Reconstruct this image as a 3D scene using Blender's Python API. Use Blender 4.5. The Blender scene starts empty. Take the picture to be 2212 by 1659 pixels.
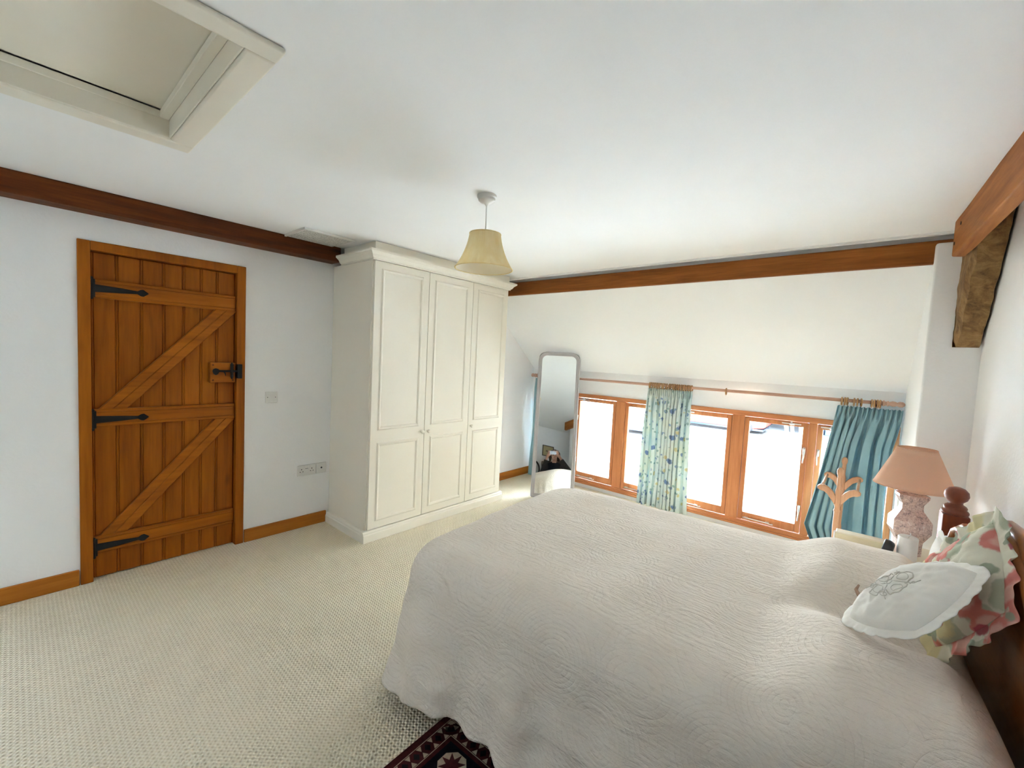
import bpy, bmesh, math, random
from math import pi, sin, cos, radians, sqrt, exp, atan2, hypot
from mathutils import Vector, Matrix, noise

random.seed(7)
SC = bpy.context.scene
COL = SC.collection

# ------------------------------------------------------------------ mesh helpers
class MB:
    def __init__(s): s.v = []; s.f = []
    def add(s, vs, fs):
        k = len(s.v); s.v += [Vector(p) for p in vs]; s.f += [[i + k for i in q] for q in fs]; return s
    def box(s, x0, x1, y0, y1, z0, z1):
        return s.add([(x0,y0,z0),(x1,y0,z0),(x1,y1,z0),(x0,y1,z0),(x0,y0,z1),(x1,y0,z1),(x1,y1,z1),(x0,y1,z1)],
                     [(0,3,2,1),(4,5,6,7),(0,1,5,4),(1,2,6,5),(2,3,7,6),(3,0,4,7)])
    def obox(s, c, ax, ay, az, hx, hy, hz):
        c = Vector(c); ax = Vector(ax).normalized()*hx; ay = Vector(ay).normalized()*hy; az = Vector(az).normalized()*hz
        vs = [c+ax*a+ay*b+az*d for d in (-1,1) for a,b in ((-1,-1),(1,-1),(1,1),(-1,1))]
        fs = [(0,3,2,1),(4,5,6,7),(0,1,5,4),(1,2,6,5),(2,3,7,6),(3,0,4,7)]
        if ax.cross(ay).dot(az) < 0: fs = [f[::-1] for f in fs]
        return s.add(vs, fs)
    def prism(s, poly, d):                       # polygon (3d points) extruded by vector d
        poly = [Vector(p) for p in poly]; d = Vector(d); n = len(poly)
        nn = Vector((0,0,0))
        for i in range(n): nn += poly[i].cross(poly[(i+1) % n])
        if nn.dot(d) > 0: poly = poly[::-1]
        vs = poly + [p+d for p in poly]
        fs = [list(range(n)), list(range(2*n-1, n-1, -1))] + [[(i+1)%n, i, n+i, n+(i+1)%n] for i in range(n)]
        return s.add(vs, fs)
    def lathe(s, prof, o=(0,0,0), n=28, axis=(0,0,1), caps=True):   # prof: (radius, height)
        az = Vector(axis).normalized(); ax = az.orthogonal().normalized(); ay = az.cross(ax); o = Vector(o)
        k = len(s.v); m = len(prof)
        for r, h in prof:
            for i in range(n):
                t = 2*pi*i/n; s.v.append(o+az*h+ax*(r*cos(t))+ay*(r*sin(t)))
        for j in range(m-1):
            for i in range(n):
                i2 = (i+1) % n; s.f.append([k+j*n+i, k+j*n+i2, k+(j+1)*n+i2, k+(j+1)*n+i])
        if caps:
            s.f.append([k+i for i in range(n)][::-1]); s.f.append([k+(m-1)*n+i for i in range(n)])
        return s
    def tube(s, pts, r, n=12, caps=True):
        pts = [Vector(p) for p in pts]; m = len(pts); rs = r if isinstance(r, (list,tuple)) else [r]*m
        k = len(s.v); up = None
        for j, p in enumerate(pts):
            t = (pts[min(j+1,m-1)]-pts[max(j-1,0)]).normalized()
            if up is None: up = t.orthogonal().normalized()
            up = (up - t*up.dot(t)).normalized(); w = t.cross(up)
            for i in range(n):
                a = 2*pi*i/n; s.v.append(p+up*(rs[j]*cos(a))+w*(rs[j]*sin(a)))
        for j in range(m-1):
            for i in range(n):
                i2 = (i+1)%n; s.f.append([k+j*n+i, k+j*n+i2, k+(j+1)*n+i2, k+(j+1)*n+i])
        if caps:
            s.f.append([k+i for i in range(n)][::-1]); s.f.append([k+(m-1)*n+i for i in range(n)])
        return s
    def ball(s, c, rx, ry=None, rz=None, n=20, m=12):
        ry = ry or rx; rz = rz or rx; c = Vector(c); k = len(s.v)
        s.v.append(c+Vector((0,0,-rz)))
        for j in range(1, m):
            b = -pi/2+pi*j/m
            for i in range(n):
                a = 2*pi*i/n; s.v.append(c+Vector((rx*cos(b)*cos(a), ry*cos(b)*sin(a), rz*sin(b))))
        s.v.append(c+Vector((0,0,rz))); top = len(s.v)-1
        for i in range(n):
            i2 = (i+1)%n
            s.f.append([k, k+1+i2, k+1+i]); s.f.append([top, top-n+i, top-n+i2])
            for j in range(m-2):
                s.f.append([k+1+j*n+i, k+1+j*n+i2, k+1+(j+1)*n+i2, k+1+(j+1)*n+i])
        return s
    def grid(s, fn, nu, nv, closeu=False):
        k = len(s.v)
        for j in range(nv+1):
            for i in range(nu + (0 if closeu else 1)):
                s.v.append(Vector(fn(i/nu, j/nv)))
        w = nu + (0 if closeu else 1)
        for j in range(nv):
            for i in range(nu):
                i2 = (i+1) % w
                s.f.append([k+j*w+i, k+j*w+i2, k+(j+1)*w+i2, k+(j+1)*w+i])
        return s
    def torus(s, c, axis, R, r, n=24, m=10):
        az = Vector(axis).normalized(); ax = az.orthogonal().normalized(); ay = az.cross(ax); c = Vector(c)
        def fn(u, v):
            a = 2*pi*u; b = 2*pi*v
            return c+(ax*cos(a)+ay*sin(a))*(R+r*cos(b))+az*(r*sin(b))
        k = len(s.v)
        for j in range(m):
            for i in range(n): s.v.append(fn(i/n, j/m))
        for j in range(m):
            for i in range(n):
                i2=(i+1)%n; j2=(j+1)%m
                s.f.append([k+j*n+i, k+j*n+i2, k+j2*n+i2, k+j2*n+i])
        return s
    def map(s, fn):
        s.v = [Vector(fn(p)) for p in s.v]; return s

ROOT = {}
def thing(name, label=None, cat=None, loc=(0,0,0), rz=0.0, group=None, kind=None):
    o = bpy.data.objects.new(name, None); COL.objects.link(o)
    o.empty_display_size = .1
    o.location = loc; o.rotation_euler = (0,0,rz)
    ROOT[o.name] = Matrix.Translation(Vector(loc)) @ Matrix.Rotation(rz, 4, 'Z')
    tag(o, label, cat, group, kind); return o
def tag(o, label=None, cat=None, group=None, kind=None):
    if label: o['label'] = label
    if cat: o['category'] = cat
    if group: o['group'] = group
    if kind: o['kind'] = kind
    return o
def top_matrix(p):
    while p is not None and p.parent is not None: p = p.parent
    return ROOT.get(p.name) if p is not None else None
def obj(name, mb, mat, parent=None, bevel=0, smooth=False, subd=0, solid=0, local=False, segs=2, origin=None, ang=35):
    me = bpy.data.meshes.new(name)
    M = top_matrix(parent) if (parent is not None and not local) else None
    vs = mb.v
    if M is not None:
        Mi = M.inverted(); vs = [Mi @ p for p in vs]
    if origin is not None and parent is None:
        oo = Vector(origin); vs = [p-oo for p in vs]
    me.from_pydata([tuple(p) for p in vs], [], mb.f); me.update()
    o = bpy.data.objects.new(name, me); COL.objects.link(o)
    if origin is not None and parent is None:
        o.location = origin; ROOT[o.name] = Matrix.Translation(Vector(origin))
    if mat is not None: me.materials.append(mat)
    if parent is not None: o.parent = parent
    if smooth:
        for p in me.polygons: p.use_smooth = True
    if solid:
        m = o.modifiers.new('s', 'SOLIDIFY'); m.thickness = solid; m.offset = 0
    if bevel:
        m = o.modifiers.new('b', 'BEVEL'); m.width = bevel; m.segments = segs; m.limit_method = 'ANGLE'; m.angle_limit = radians(ang)
        m.harden_normals = False
        for p in me.polygons: p.use_smooth = True
        e = o.modifiers.new('w', 'WEIGHTED_NORMAL'); e.keep_sharp = False
    if subd:
        m = o.modifiers.new('d', 'SUBSURF'); m.levels = subd; m.render_levels = subd
    return o
def copy_tree(o, parent=None):
    c = o.copy(); COL.objects.link(c)
    if parent is not None: c.parent = parent
    for ch in list(o.children): copy_tree(ch, c)
    return c
def lerp(a, b, t): return a+(b-a)*t
def sstep(a, b, x):
    t = max(0., min(1., (x-a)/(b-a))); return t*t*(3-2*t)
def V(*a): return Vector(a)

# ------------------------------------------------------------------ materials
def new_mat(name):
    m = bpy.data.materials.new(name); m.use_nodes = True
    nt = m.node_tree; b = nt.nodes['Principled BSDF']; return m, nt, b
def N(nt, t, **kw):
    n = nt.nodes.new(t)
    for k, v in kw.items():
        if k.startswith('i_'): n.inputs[k[2:].replace('_', ' ')].default_value = v
        else: setattr(n, k, v)
    return n
def srgb(r, g, b):
    f = lambda c: (c/255/12.92) if c/255 <= .04045 else ((c/255+.055)/1.055)**2.4
    return (f(r), f(g), f(b), 1)
def coords(nt, scale=(1,1,1), rot=(0,0,0)):
    tc = N(nt, 'ShaderNodeTexCoord'); mp = N(nt, 'ShaderNodeMapping')
    mp.inputs['Scale'].default_value = scale; mp.inputs['Rotation'].default_value = rot
    nt.links.new(tc.outputs['Object'], mp.inputs['Vector']); return mp.outputs['Vector']
def ramp(nt, fac, stops):
    r = N(nt, 'ShaderNodeValToRGB'); e = r.color_ramp.elements
    e[0].position, e[0].color = stops[0]; e[1].position, e[1].color = stops[-1]
    for p, c in stops[1:-1]:
        q = e.new(p); q.color = c
    nt.links.new(fac, r.inputs['Fac']); return r.outputs['Color']
def mth(nt, op, a, b=None, clamp=False):
    n = N(nt, 'ShaderNodeMath', operation=op); n.use_clamp = clamp
    for i, x in enumerate((a, b)):
        if x is None: continue
        if isinstance(x, (int, float)): n.inputs[i].default_value = x
        else: nt.links.new(x, n.inputs[i])
    return n.outputs[0]
def mixc(nt, fac, a, b, mode='MIX'):
    n = N(nt, 'ShaderNodeMix', data_type='RGBA', blend_type=mode)
    for sock, x in ((n.inputs[0], fac), (n.inputs[6], a), (n.inputs[7], b)):
        if isinstance(x, (int, float, tuple)): sock.default_value = x
        else: nt.links.new(x, sock)
    return n.outputs[2]
def bump(nt, b, h, strength=.3, dist=.01):
    n = N(nt, 'ShaderNodeBump'); n.inputs['Strength'].default_value = strength; n.inputs['Distance'].default_value = dist
    nt.links.new(h, n.inputs['Height']); nt.links.new(n.outputs[0], b.inputs['Normal']); return n
def plain(name, c, rough=.5, var=0.0, vscale=8, bumpy=0, bscale=200, metal=0, spec=.5, bdist=.002):
    m, nt, b = new_mat(name)
    b.inputs['Roughness'].default_value = rough; b.inputs['Metallic'].default_value = metal
    b.inputs['Specular IOR Level'].default_value = spec
    if var:
        n = N(nt, 'ShaderNodeTexNoise', i_Scale=vscale, i_Detail=4.0); nt.links.new(coords(nt), n.inputs['Vector'])
        d = tuple(x*(1-var) for x in c[:3])+(1,); u = tuple(min(1, x*(1+var*.6)) for x in c[:3])+(1,)
        nt.links.new(ramp(nt, n.outputs['Fac'], [(.3, d), (.7, u)]), b.inputs['Base Color'])
    else: b.inputs['Base Color'].default_value = c
    if bumpy:
        n2 = N(nt, 'ShaderNodeTexNoise', i_Scale=bscale, i_Detail=3.0); nt.links.new(coords(nt), n2.inputs['Vector'])
        bump(nt, b, n2.outputs['Fac'], bumpy, bdist)
    return m
def wood(name, dark, mid, light, axis='z', rough=.45, scale=1.0, knots=.5, bmp=.12, spec=.4, coat=0):
    m, nt, b = new_mat(name)
    s = {'x': (1.2, 16, 16), 'y': (16, 1.2, 16), 'z': (16, 16, 1.2)}[axis]
    s = tuple(q*scale for q in s)
    v = coords(nt, s)
    n1 = N(nt, 'ShaderNodeTexNoise', i_Scale=1.0, i_Detail=6.0, i_Roughness=.6, i_Distortion=.6); nt.links.new(v, n1.inputs['Vector'])
    n2 = N(nt, 'ShaderNodeTexNoise', i_Scale=7.0, i_Detail=3.0); nt.links.new(v, n2.inputs['Vector'])
    f = mth(nt, 'ADD', mth(nt, 'MULTIPLY', n1.outputs['Fac'], .72), mth(nt, 'MULTIPLY', n2.outputs['Fac'], .28))
    c = ramp(nt, f, [(.32, dark), (.5, mid), (.68, light)])
    if knots:
        sk = {'x': (3.2, 8, 8), 'y': (8, 3.2, 8), 'z': (8, 8, 3.2)}[axis]
        vo = N(nt, 'ShaderNodeTexVoronoi', i_Scale=.55); nt.links.new(coords(nt, sk), vo.inputs['Vector'])
        k = ramp(nt, vo.outputs['Distance'], [(.03, (1,1,1,1)), (.11, (0,0,0,1))])
        c = mixc(nt, mth(nt, 'MULTIPLY', k, knots), c, tuple(q*.35 for q in dark[:3])+(1,))
    nt.links.new(c, b.inputs['Base Color'])
    b.inputs['Roughness'].default_value = rough; b.inputs['Specular IOR Level'].default_value = spec
    if coat: b.inputs['Coat Weight'].default_value = coat; b.inputs['Coat Roughness'].default_value = .12
    bump(nt, b, f, bmp, .003)
    return m

M = {}
def build_materials():
    M['wall'] = plain('white_painted_plaster', (.862,.865,.862,1), .9, .015, 3, .25, 60, spec=.15, bdist=.004)
    M['ceil'] = plain('white_ceiling_paint', (.872,.875,.872,1), .92, .015, 2, .12, 90, spec=.15, bdist=.002)
    M['gap'] = plain('shadow_gap_strip', (.20,.17,.14,1), .9)
    M['beam'] = wood('dark_stained_beam', (.045,.011,.002,1), (.105,.027,.004,1), (.18,.050,.008,1), 'y', .6, .8, .8, spec=.2)
    M['beamx'] = wood('brown_stained_purlin', (.15,.043,.008,1), (.25,.080,.014,1), (.36,.125,.024,1), 'x', .6, .8, .5, spec=.2)
    M['tie'] = wood('orange_brown_tie_beam', (.20,.062,.012,1), (.33,.115,.022,1), (.44,.17,.036,1), 'y', .6, .8, .7, spec=.2)
    M['door'] = wood('golden_pine_boards', (.19,.046,.002,1), (.30,.082,.003,1), (.40,.120,.005,1), 'z', .5, .55, .35, spec=.2)
    M['doorx'] = wood('golden_pine_ledges', (.21,.052,.002,1), (.33,.092,.004,1), (.43,.130,.006,1), 'y', .5, .6, .3, spec=.2)
    M['skirt'] = wood('pine_skirting', (.26,.082,.008,1), (.38,.125,.012,1), (.47,.17,.020,1), 'y', .45, .6, .3, spec=.25)
    M['skirtx'] = wood('pine_skirting_across', (.26,.082,.008,1), (.38,.125,.012,1), (.47,.17,.020,1), 'x', .45, .6, .3, spec=.25)
    M['win'] = wood('window_joinery', (.42,.14,.045,1), (.55,.205,.075,1), (.66,.275,.11,1), 'z', .45, .6, .3, spec=.3)
    M['winx'] = wood('window_rails', (.42,.14,.045,1), (.55,.205,.075,1), (.66,.275,.11,1), 'x', .45, .6, .3, spec=.3)
    M['pole'] = wood('pale_curtain_pole', (.44,.24,.16,1), (.55,.33,.24,1), (.62,.40,.30,1), 'x', .45, .7, .1)
    M['ring'] = wood('curtain_ring_wood', (.30,.15,.05,1), (.42,.23,.09,1), (.55,.35,.16,1), 'z', .4, .8, 0)
    M['rail'] = wood('pale_pink_beech', (.42,.21,.11,1), (.52,.28,.16,1), (.60,.35,.21,1), 'z', .4, .7, 0)
    M['mahog'] = wood('red_brown_bed_wood', (.14,.030,.012,1), (.20,.046,.018,1), (.27,.068,.026,1), 'z', .38, .6, 0, .05, .4, .15)
    M['hb'] = wood('orange_brown_headboard_wood', (.22,.070,.016,1), (.32,.11,.026,1), (.42,.16,.042,1), 'y', .38, .6, 0, .05, .4, .15)
    M['iron'] = plain('black_iron', (.010,.010,.011,1), .55, .2, 30, .3, 120, spec=.3)
    M['cream'] = plain('cream_wardrobe_paint', (.825,.785,.685,1), .42, .01, 3, spec=.3)
    M['hatch'] = plain('cream_gloss_paint', (.80,.76,.66,1), .35, .02, 5, spec=.4)
    M['plastic'] = plain('white_plastic', (.72,.71,.68,1), .35)
    M['dark'] = plain('dark_hole', (.02,.02,.02,1), .7)
    M['vent'] = None
    M['mframe'] = plain('grey_mirror_frame', (.43,.41,.41,1), .5, .05, 6)
    M['chrome'] = plain('pale_metal_fitting', (.80,.76,.70,1), .28, metal=.9)
    M['blue'] = None
    M['night'] = plain('cream_bedside_paint', (.72,.66,.52,1), .5, .03, 5)
    M['wax'] = plain('white_candle_wax', (.78,.78,.76,1), .5)
    M['white'] = plain('white_cotton', (.80,.79,.75,1), .9, .02, 20, .2, 300, spec=.1)
    M['emb'] = plain('grey_white_embroidery', (.60,.59,.54,1), .9, spec=.1)
    M['skin'] = plain('skin', (.50,.27,.19,1), .5, .05, 20)
    M['hair'] = plain('brown_hair', (.055,.028,.016,1), .6, .3, 40, .5, 90)
    M['jacket'] = plain('dark_grey_wool', (.050,.046,.045,1), .9, .15, 30, .4, 200, spec=.1)
    M['top'] = plain('navy_black_jersey', (.012,.014,.022,1), .85, spec=.1)
    M['trou'] = plain('dark_denim', (.02,.024,.035,1), .9, spec=.1)
    M['shoe'] = plain('black_leather', (.012,.012,.012,1), .4)
    M['phone'] = plain('silver_phone_back', (.45,.46,.47,1), .25, metal=.5)
    # --- rush vent
    m, nt, b = new_mat('perforated_white_grille'); M['vent'] = m
    v = coords(nt); 
    vo = N(nt, 'ShaderNodeTexVoronoi', i_Scale=90.0, i_Randomness=.35); nt.links.new(v, vo.inputs['Vector'])
    nt.links.new(ramp(nt, vo.outputs['Distance'], [(.28, (.32,.31,.29,1)), (.5, (.72,.71,.68,1))]), b.inputs['Base Color'])
    bump(nt, b, vo.outputs['Distance'], .4, .003); b.inputs['Roughness'].default_value = .6
    # --- carpet: loops in rows
    m, nt, b = new_mat('cream_loop_carpet'); M['carpet'] = m
    tc = N(nt, 'ShaderNodeTexCoord'); sp = N(nt, 'ShaderNodeSeparateXYZ'); nt.links.new(tc.outputs['Object'], sp.inputs[0])
    nz = N(nt, 'ShaderNodeTexNoise', i_Scale=28.0, i_Detail=2.0); nt.links.new(tc.outputs['Object'], nz.inputs['Vector'])
    jit = mth(nt, 'MULTIPLY', nz.outputs['Fac'], 2.4)
    px = mth(nt, 'ADD', mth(nt, 'MULTIPLY', sp.outputs[0], 2*pi/.0190), jit)
    row = mth(nt, 'MULTIPLY', sp.outputs[1], 2*pi/.0165)
    py = mth(nt, 'ADD', row, jit)
    sx = mth(nt, 'SINE', px); sy = mth(nt, 'SINE', py)
    h = mth(nt, 'ADD', mth(nt, 'MULTIPLY', mth(nt, 'MULTIPLY', sx, sy), .5), .5)
    h2 = mth(nt, 'ADD', mth(nt, 'MULTIPLY', h, .7), mth(nt, 'MULTIPLY', mth(nt, 'ADD', mth(nt, 'MULTIPLY', sy, .5), .5), .3))
    fl = N(nt, 'ShaderNodeTexNoise', i_Scale=260.0, i_Detail=2.0); nt.links.new(tc.outputs['Object'], fl.inputs['Vector'])
    c = ramp(nt, mth(nt, 'ADD', mth(nt, 'MULTIPLY', h2, .75), mth(nt, 'MULTIPLY', fl.outputs['Fac'], .3)),
             [(.1, (.60,.515,.345,1)), (.5, (.80,.725,.545,1)), (.95, (.87,.81,.65,1))])
    nt.links.new(c, b.inputs['Base Color']); b.inputs['Roughness'].default_value = .95; b.inputs['Specular IOR Level'].default_value = .08
    bump(nt, b, h2, 1.0, .009)
    # --- bedspread: crinkled matelasse with swirls
    m, nt, b = new_mat('white_quilted_bedspread'); M['spread'] = m
    v1 = coords(nt, (5.0, 40, 40)); v2 = coords(nt); v3 = coords(nt, (40, 40, 6))
    n1 = N(nt, 'ShaderNodeTexNoise', i_Scale=1.6, i_Detail=4.0, i_Distortion=.5); nt.links.new(v1, n1.inputs['Vector'])
    n1b = N(nt, 'ShaderNodeTexNoise', i_Scale=26.0, i_Detail=6.0, i_Roughness=.7); nt.links.new(v2, n1b.inputs['Vector'])
    wv = N(nt, 'ShaderNodeTexVoronoi', i_Scale=4.6, feature='F1'); nt.links.new(v2, wv.inputs['Vector'])
    rings = mth(nt, 'SINE', mth(nt, 'MULTIPLY', wv.outputs['Distance'], 46.0))
    rings = mth(nt, 'POWER', mth(nt, 'ABSOLUTE', rings), .35)
    ve = N(nt, 'ShaderNodeTexVoronoi', i_Scale=4.6, feature='DISTANCE_TO_EDGE'); nt.links.new(v2, ve.inputs['Vector'])
    hh = mth(nt, 'ADD', mth(nt, 'MULTIPLY', n1.outputs['Fac'], .65), mth(nt, 'MULTIPLY', n1b.outputs['Fac'], .75))
    hh = mth(nt, 'ADD', hh, mth(nt, 'MULTIPLY', rings, .17))
    bump(nt, b, hh, .75, .016)
    n2 = N(nt, 'ShaderNodeTexNoise', i_Scale=3.0, i_Detail=3.0); nt.links.new(v2, n2.inputs['Vector'])
    nt.links.new(ramp(nt, n2.outputs['Fac'], [(.3, (.80,.732,.65,1)), (.7, (.84,.777,.70,1))]), b.inputs['Base Color'])
    b.inputs['Roughness'].default_value = .92; b.inputs['Specular IOR Level'].default_value = .1
    # --- cloth with translucency helper
    def cloth(name, colsock_fn, trans=.25):
        m, nt, b = new_mat(name); c = colsock_fn(nt)
        tr = N(nt, 'ShaderNodeBsdfTranslucent'); mx = N(nt, 'ShaderNodeMixShader'); mx.inputs[0].default_value = trans
        out = nt.nodes['Material Output']
        if isinstance(c, tuple):
            b.inputs['Base Color'].default_value = c; tr.inputs['Color'].default_value = c
        else:
            nt.links.new(c, b.inputs['Base Color']); nt.links.new(c, tr.inputs['Color'])
        b.inputs['Roughness'].default_value = .9; b.inputs['Specular IOR Level'].default_value = .1
        nt.links.new(b.outputs[0], mx.inputs[1]); nt.links.new(tr.outputs[0], mx.inputs[2]); nt.links.new(mx.outputs[0], out.inputs['Surface'])
        nz = N(nt, 'ShaderNodeTexNoise', i_Scale=400.0); nt.links.new(coords(nt), nz.inputs['Vector']); bump(nt, b, nz.outputs['Fac'], .15, .001)
        return m
    def bluecol(nt):
        n = N(nt, 'ShaderNodeTexNoise', i_Scale=5.0, i_Detail=3.0); nt.links.new(coords(nt), n.inputs['Vector'])
        return ramp(nt, n.outputs['Fac'], [(.3, (.25,.42,.48,1)), (.7, (.33,.50,.55,1))])
    M['blue'] = cloth('teal_blue_cotton', bluecol, .10)
    def floralcurtain(nt):
        v = coords(nt)
        nz = N(nt, 'ShaderNodeTexNoise', i_Scale=4.0, i_Detail=4.0); nt.links.new(v, nz.inputs['Vector'])
        c = ramp(nt, nz.outputs['Fac'], [(.35, (.55,.69,.70,1)), (.5, (.68,.77,.75,1)), (.65, (.68,.74,.66,1))])
        for sc, lo, hi, col, off in ((8.0, .17, .24, (.07,.15,.38,1), 0), (11.5, .15, .22, (.14,.24,.46,1), 3.3), (9.0, .13, .19, (.60,.54,.26,1), 7.1), (17.0, .17, .24, (.24,.38,.38,1), 1.7)):
            mp = N(nt, 'ShaderNodeMapping'); mp.inputs['Location'].default_value = (off, off*.7, off*1.3); nt.links.new(v, mp.inputs['Vector'])
            dn = N(nt, 'ShaderNodeTexNoise', i_Scale=26.0, i_Detail=3.0); nt.links.new(mp.outputs[0], dn.inputs['Vector'])
            vo = N(nt, 'ShaderNodeTexVoronoi', i_Scale=sc); nt.links.new(mp.outputs[0], vo.inputs['Vector'])
            d = mth(nt, 'ADD', vo.outputs['Distance'], mth(nt, 'MULTIPLY', mth(nt, 'SUBTRACT', dn.outputs['Fac'], .5), .5))
            k = ramp(nt, d, [(lo, (1,1,1,1)), (hi, (0,0,0,1))])
            c = mixc(nt, mth(nt, 'MULTIPLY', k, .85), c, col)
        return c
    M['floralc'] = cloth('blue_green_floral_cotton', floralcurtain, .12)
    def floralcush(nt, k0=.4, red=1):
        v = coords(nt)
        c = (.70,.69,.58,1)
        first = True
        for sc, lo, hi, col, off in ((9.0, .40, .45, (.42,.46,.34,1), 2.2), (7.0, .36, .44, (.68,.62,.36,1), 5.1), (8.0, .40, .45, (.60,.17,.15,1), k0), (8.0, .24, .32, (.68,.40,.34,1), k0), (9.5, .30, .35, (.36,.06,.09,1), 8.6), (12.0, .27, .31, (.30,.35,.26,1), 4.4)):
            mp = N(nt, 'ShaderNodeMapping'); mp.inputs['Location'].default_value = (off, off*.7, off*1.3); nt.links.new(v, mp.inputs['Vector'])
            dn = N(nt, 'ShaderNodeTexNoise', i_Scale=16.0, i_Detail=3.0); nt.links.new(mp.outputs[0], dn.inputs['Vector'])
            vo = N(nt, 'ShaderNodeTexVoronoi', i_Scale=sc); nt.links.new(mp.outputs[0], vo.inputs['Vector'])
            d = mth(nt, 'ADD', vo.outputs['Distance'], mth(nt, 'MULTIPLY', mth(nt, 'SUBTRACT', dn.outputs['Fac'], .5), .5))
            k = ramp(nt, d, [(lo, (1,1,1,1)), (hi, (0,0,0,1))])
            c = mixc(nt, mth(nt, 'MULTIPLY', k, .9), c, col)
        return c
    M['floralp'] = cloth('cream_and_red_rose_print', floralcush, .05)
    M['floralf'] = cloth('red_rose_print_frill', lambda nt: floralcush(nt, 11.7), .05)
    M['peach'] = cloth('peach_lampshade_fabric', lambda nt: (.84,.60,.45,1), .40)
    def pleat(nt):
        w = N(nt, 'ShaderNodeTexNoise', i_Scale=30.0, i_Detail=4.0); nt.links.new(coords(nt, (1,1,.15)), w.inputs['Vector'])
        return ramp(nt, w.outputs['Fac'], [(.3, (.84,.70,.38,1)), (.7, (.90,.80,.54,1))])
    M['gold'] = cloth('gold_cream_silk', pleat, .50)
    
    M['shadein'] = cloth('white_shade_lining', lambda nt: (.86,.83,.76,1), .5)
    # --- marble lamp base
    m, nt, b = new_mat('pink_speckled_marble'); M['marble'] = m
    v = coords(nt); vo = N(nt, 'ShaderNodeTexVoronoi', i_Scale=150.0); nt.links.new(v, vo.inputs['Vector'])
    nz = N(nt, 'ShaderNodeTexNoise', i_Scale=45.0, i_Detail=5.0, i_Roughness=.7); nt.links.new(v, nz.inputs['Vector'])
    f = mth(nt, 'ADD', mth(nt, 'MULTIPLY', nz.outputs['Fac'], .8), mth(nt, 'MULTIPLY', vo.outputs['Distance'], .25))
    nt.links.new(ramp(nt, f, [(.36, (.20,.17,.17,1)), (.46, (.50,.36,.32,1)), (.58, (.64,.46,.40,1)), (.7, (.74,.64,.60,1))]), b.inputs['Base Color'])
    b.inputs['Roughness'].default_value = .25
    # --- glass
    m, nt, b = new_mat('window_glass'); M['glass'] = m
    out = nt.nodes['Material Output']; nt.nodes.remove(b)
    tr = N(nt, 'ShaderNodeBsdfTransparent'); tr.inputs['Color'].default_value = (.93,.95,.96,1)
    gl = N(nt, 'ShaderNodeBsdfGlossy'); gl.inputs['Roughness'].default_value = .02
    fr = N(nt, 'ShaderNodeFresnel'); fr.inputs['IOR'].default_value = 1.35
    mx = N(nt, 'ShaderNodeMixShader'); nt.links.new(fr.outputs[0], mx.inputs[0]); nt.links.new(tr.outputs[0], mx.inputs[1]); nt.links.new(gl.outputs[0], mx.inputs[2])
    nt.links.new(mx.outputs[0], out.inputs['Surface'])
    # --- mirror
    m, nt, b = new_mat('mirror_silver'); M['mirror'] = m
    b.inputs['Base Color'].default_value = (.80,.83,.81,1); b.inputs['Metallic'].default_value = 1; b.inputs['Roughness'].default_value = .015
    # --- oak rough timber
    m, nt, b = new_mat('rough_old_timber'); M['rough'] = m
    v = coords(nt, (5, 12, 2.2), (radians(28), 0, 0)); v2 = coords(nt)
    n1 = N(nt, 'ShaderNodeTexNoise', i_Scale=2.0, i_Detail=8.0, i_Roughness=.7, i_Distortion=1.0); nt.links.new(v, n1.inputs['Vector'])
    n2 = N(nt, 'ShaderNodeTexNoise', i_Scale=9.0, i_Detail=6.0, i_Roughness=.7); nt.links.new(v2, n2.inputs['Vector'])
    f = mth(nt, 'ADD', mth(nt, 'MULTIPLY', n1.outputs['Fac'], .55), mth(nt, 'MULTIPLY', n2.outputs['Fac'], .45))
    nt.links.new(ramp(nt, f, [(.36, (.05,.026,.010,1)), (.45, (.19,.10,.036,1)), (.56, (.33,.195,.075,1)), (.70, (.46,.30,.14,1))]), b.inputs['Base Color'])
    b.inputs['Roughness'].default_value = .85; bump(nt, b, f, .8, .02)
    # --- rug
    m, nt, b = new_mat('dark_red_rug_ground'); M['rug'] = m
    nz = N(nt, 'ShaderNodeTexNoise', i_Scale=70.0, i_Detail=3.0); nt.links.new(coords(nt), nz.inputs['Vector'])
    nt.links.new(ramp(nt, nz.outputs['Fac'], [(.3, (.040,.008,.010,1)), (.7, (.075,.015,.016,1))]), b.inputs['Base Color']); b.inputs['Roughness'].default_value = 1; b.inputs['Specular IOR Level'].default_value=.05
    bump(nt, b, nz.outputs['Fac'], .4, .004)
    M['rugblue'] = plain('midnight_blue_rug_pile', (.007,.007,.012,1), 1, .3, 80, .4, 300, spec=.05)
    M['rugcream'] = plain('cream_rug_pile', (.42,.33,.24,1), 1, .15, 80, .4, 300, spec=.05)
    M['rugblack'] = plain('black_rug_pile', (.010,.008,.010,1), 1, .3, 80, .4, 300, spec=.05)
    # --- outside
    m, nt, b = new_mat('pale_gravel'); M['gravel'] = m
    v = coords(nt); n1 = N(nt, 'ShaderNodeTexNoise', i_Scale=.55, i_Detail=6.0, i_Roughness=.65); nt.links.new(coords(nt, (.6,1.4,1)), n1.inputs['Vector'])
    n2 = N(nt, 'ShaderNodeTexNoise', i_Scale=14.0, i_Detail=4.0); nt.links.new(v, n2.inputs['Vector'])
    f = mth(nt, 'ADD', mth(nt, 'MULTIPLY', n1.outputs['Fac'], .75), mth(nt, 'MULTIPLY', n2.outputs['Fac'], .25))
    nt.links.new(ramp(nt, f, [(.36, (.066,.075,.083,1)), (.50, (.095,.102,.107,1)), (.64, (.135,.14,.142,1))]), b.inputs['Base Color']); b.inputs['Roughness'].default_value = .95
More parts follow.
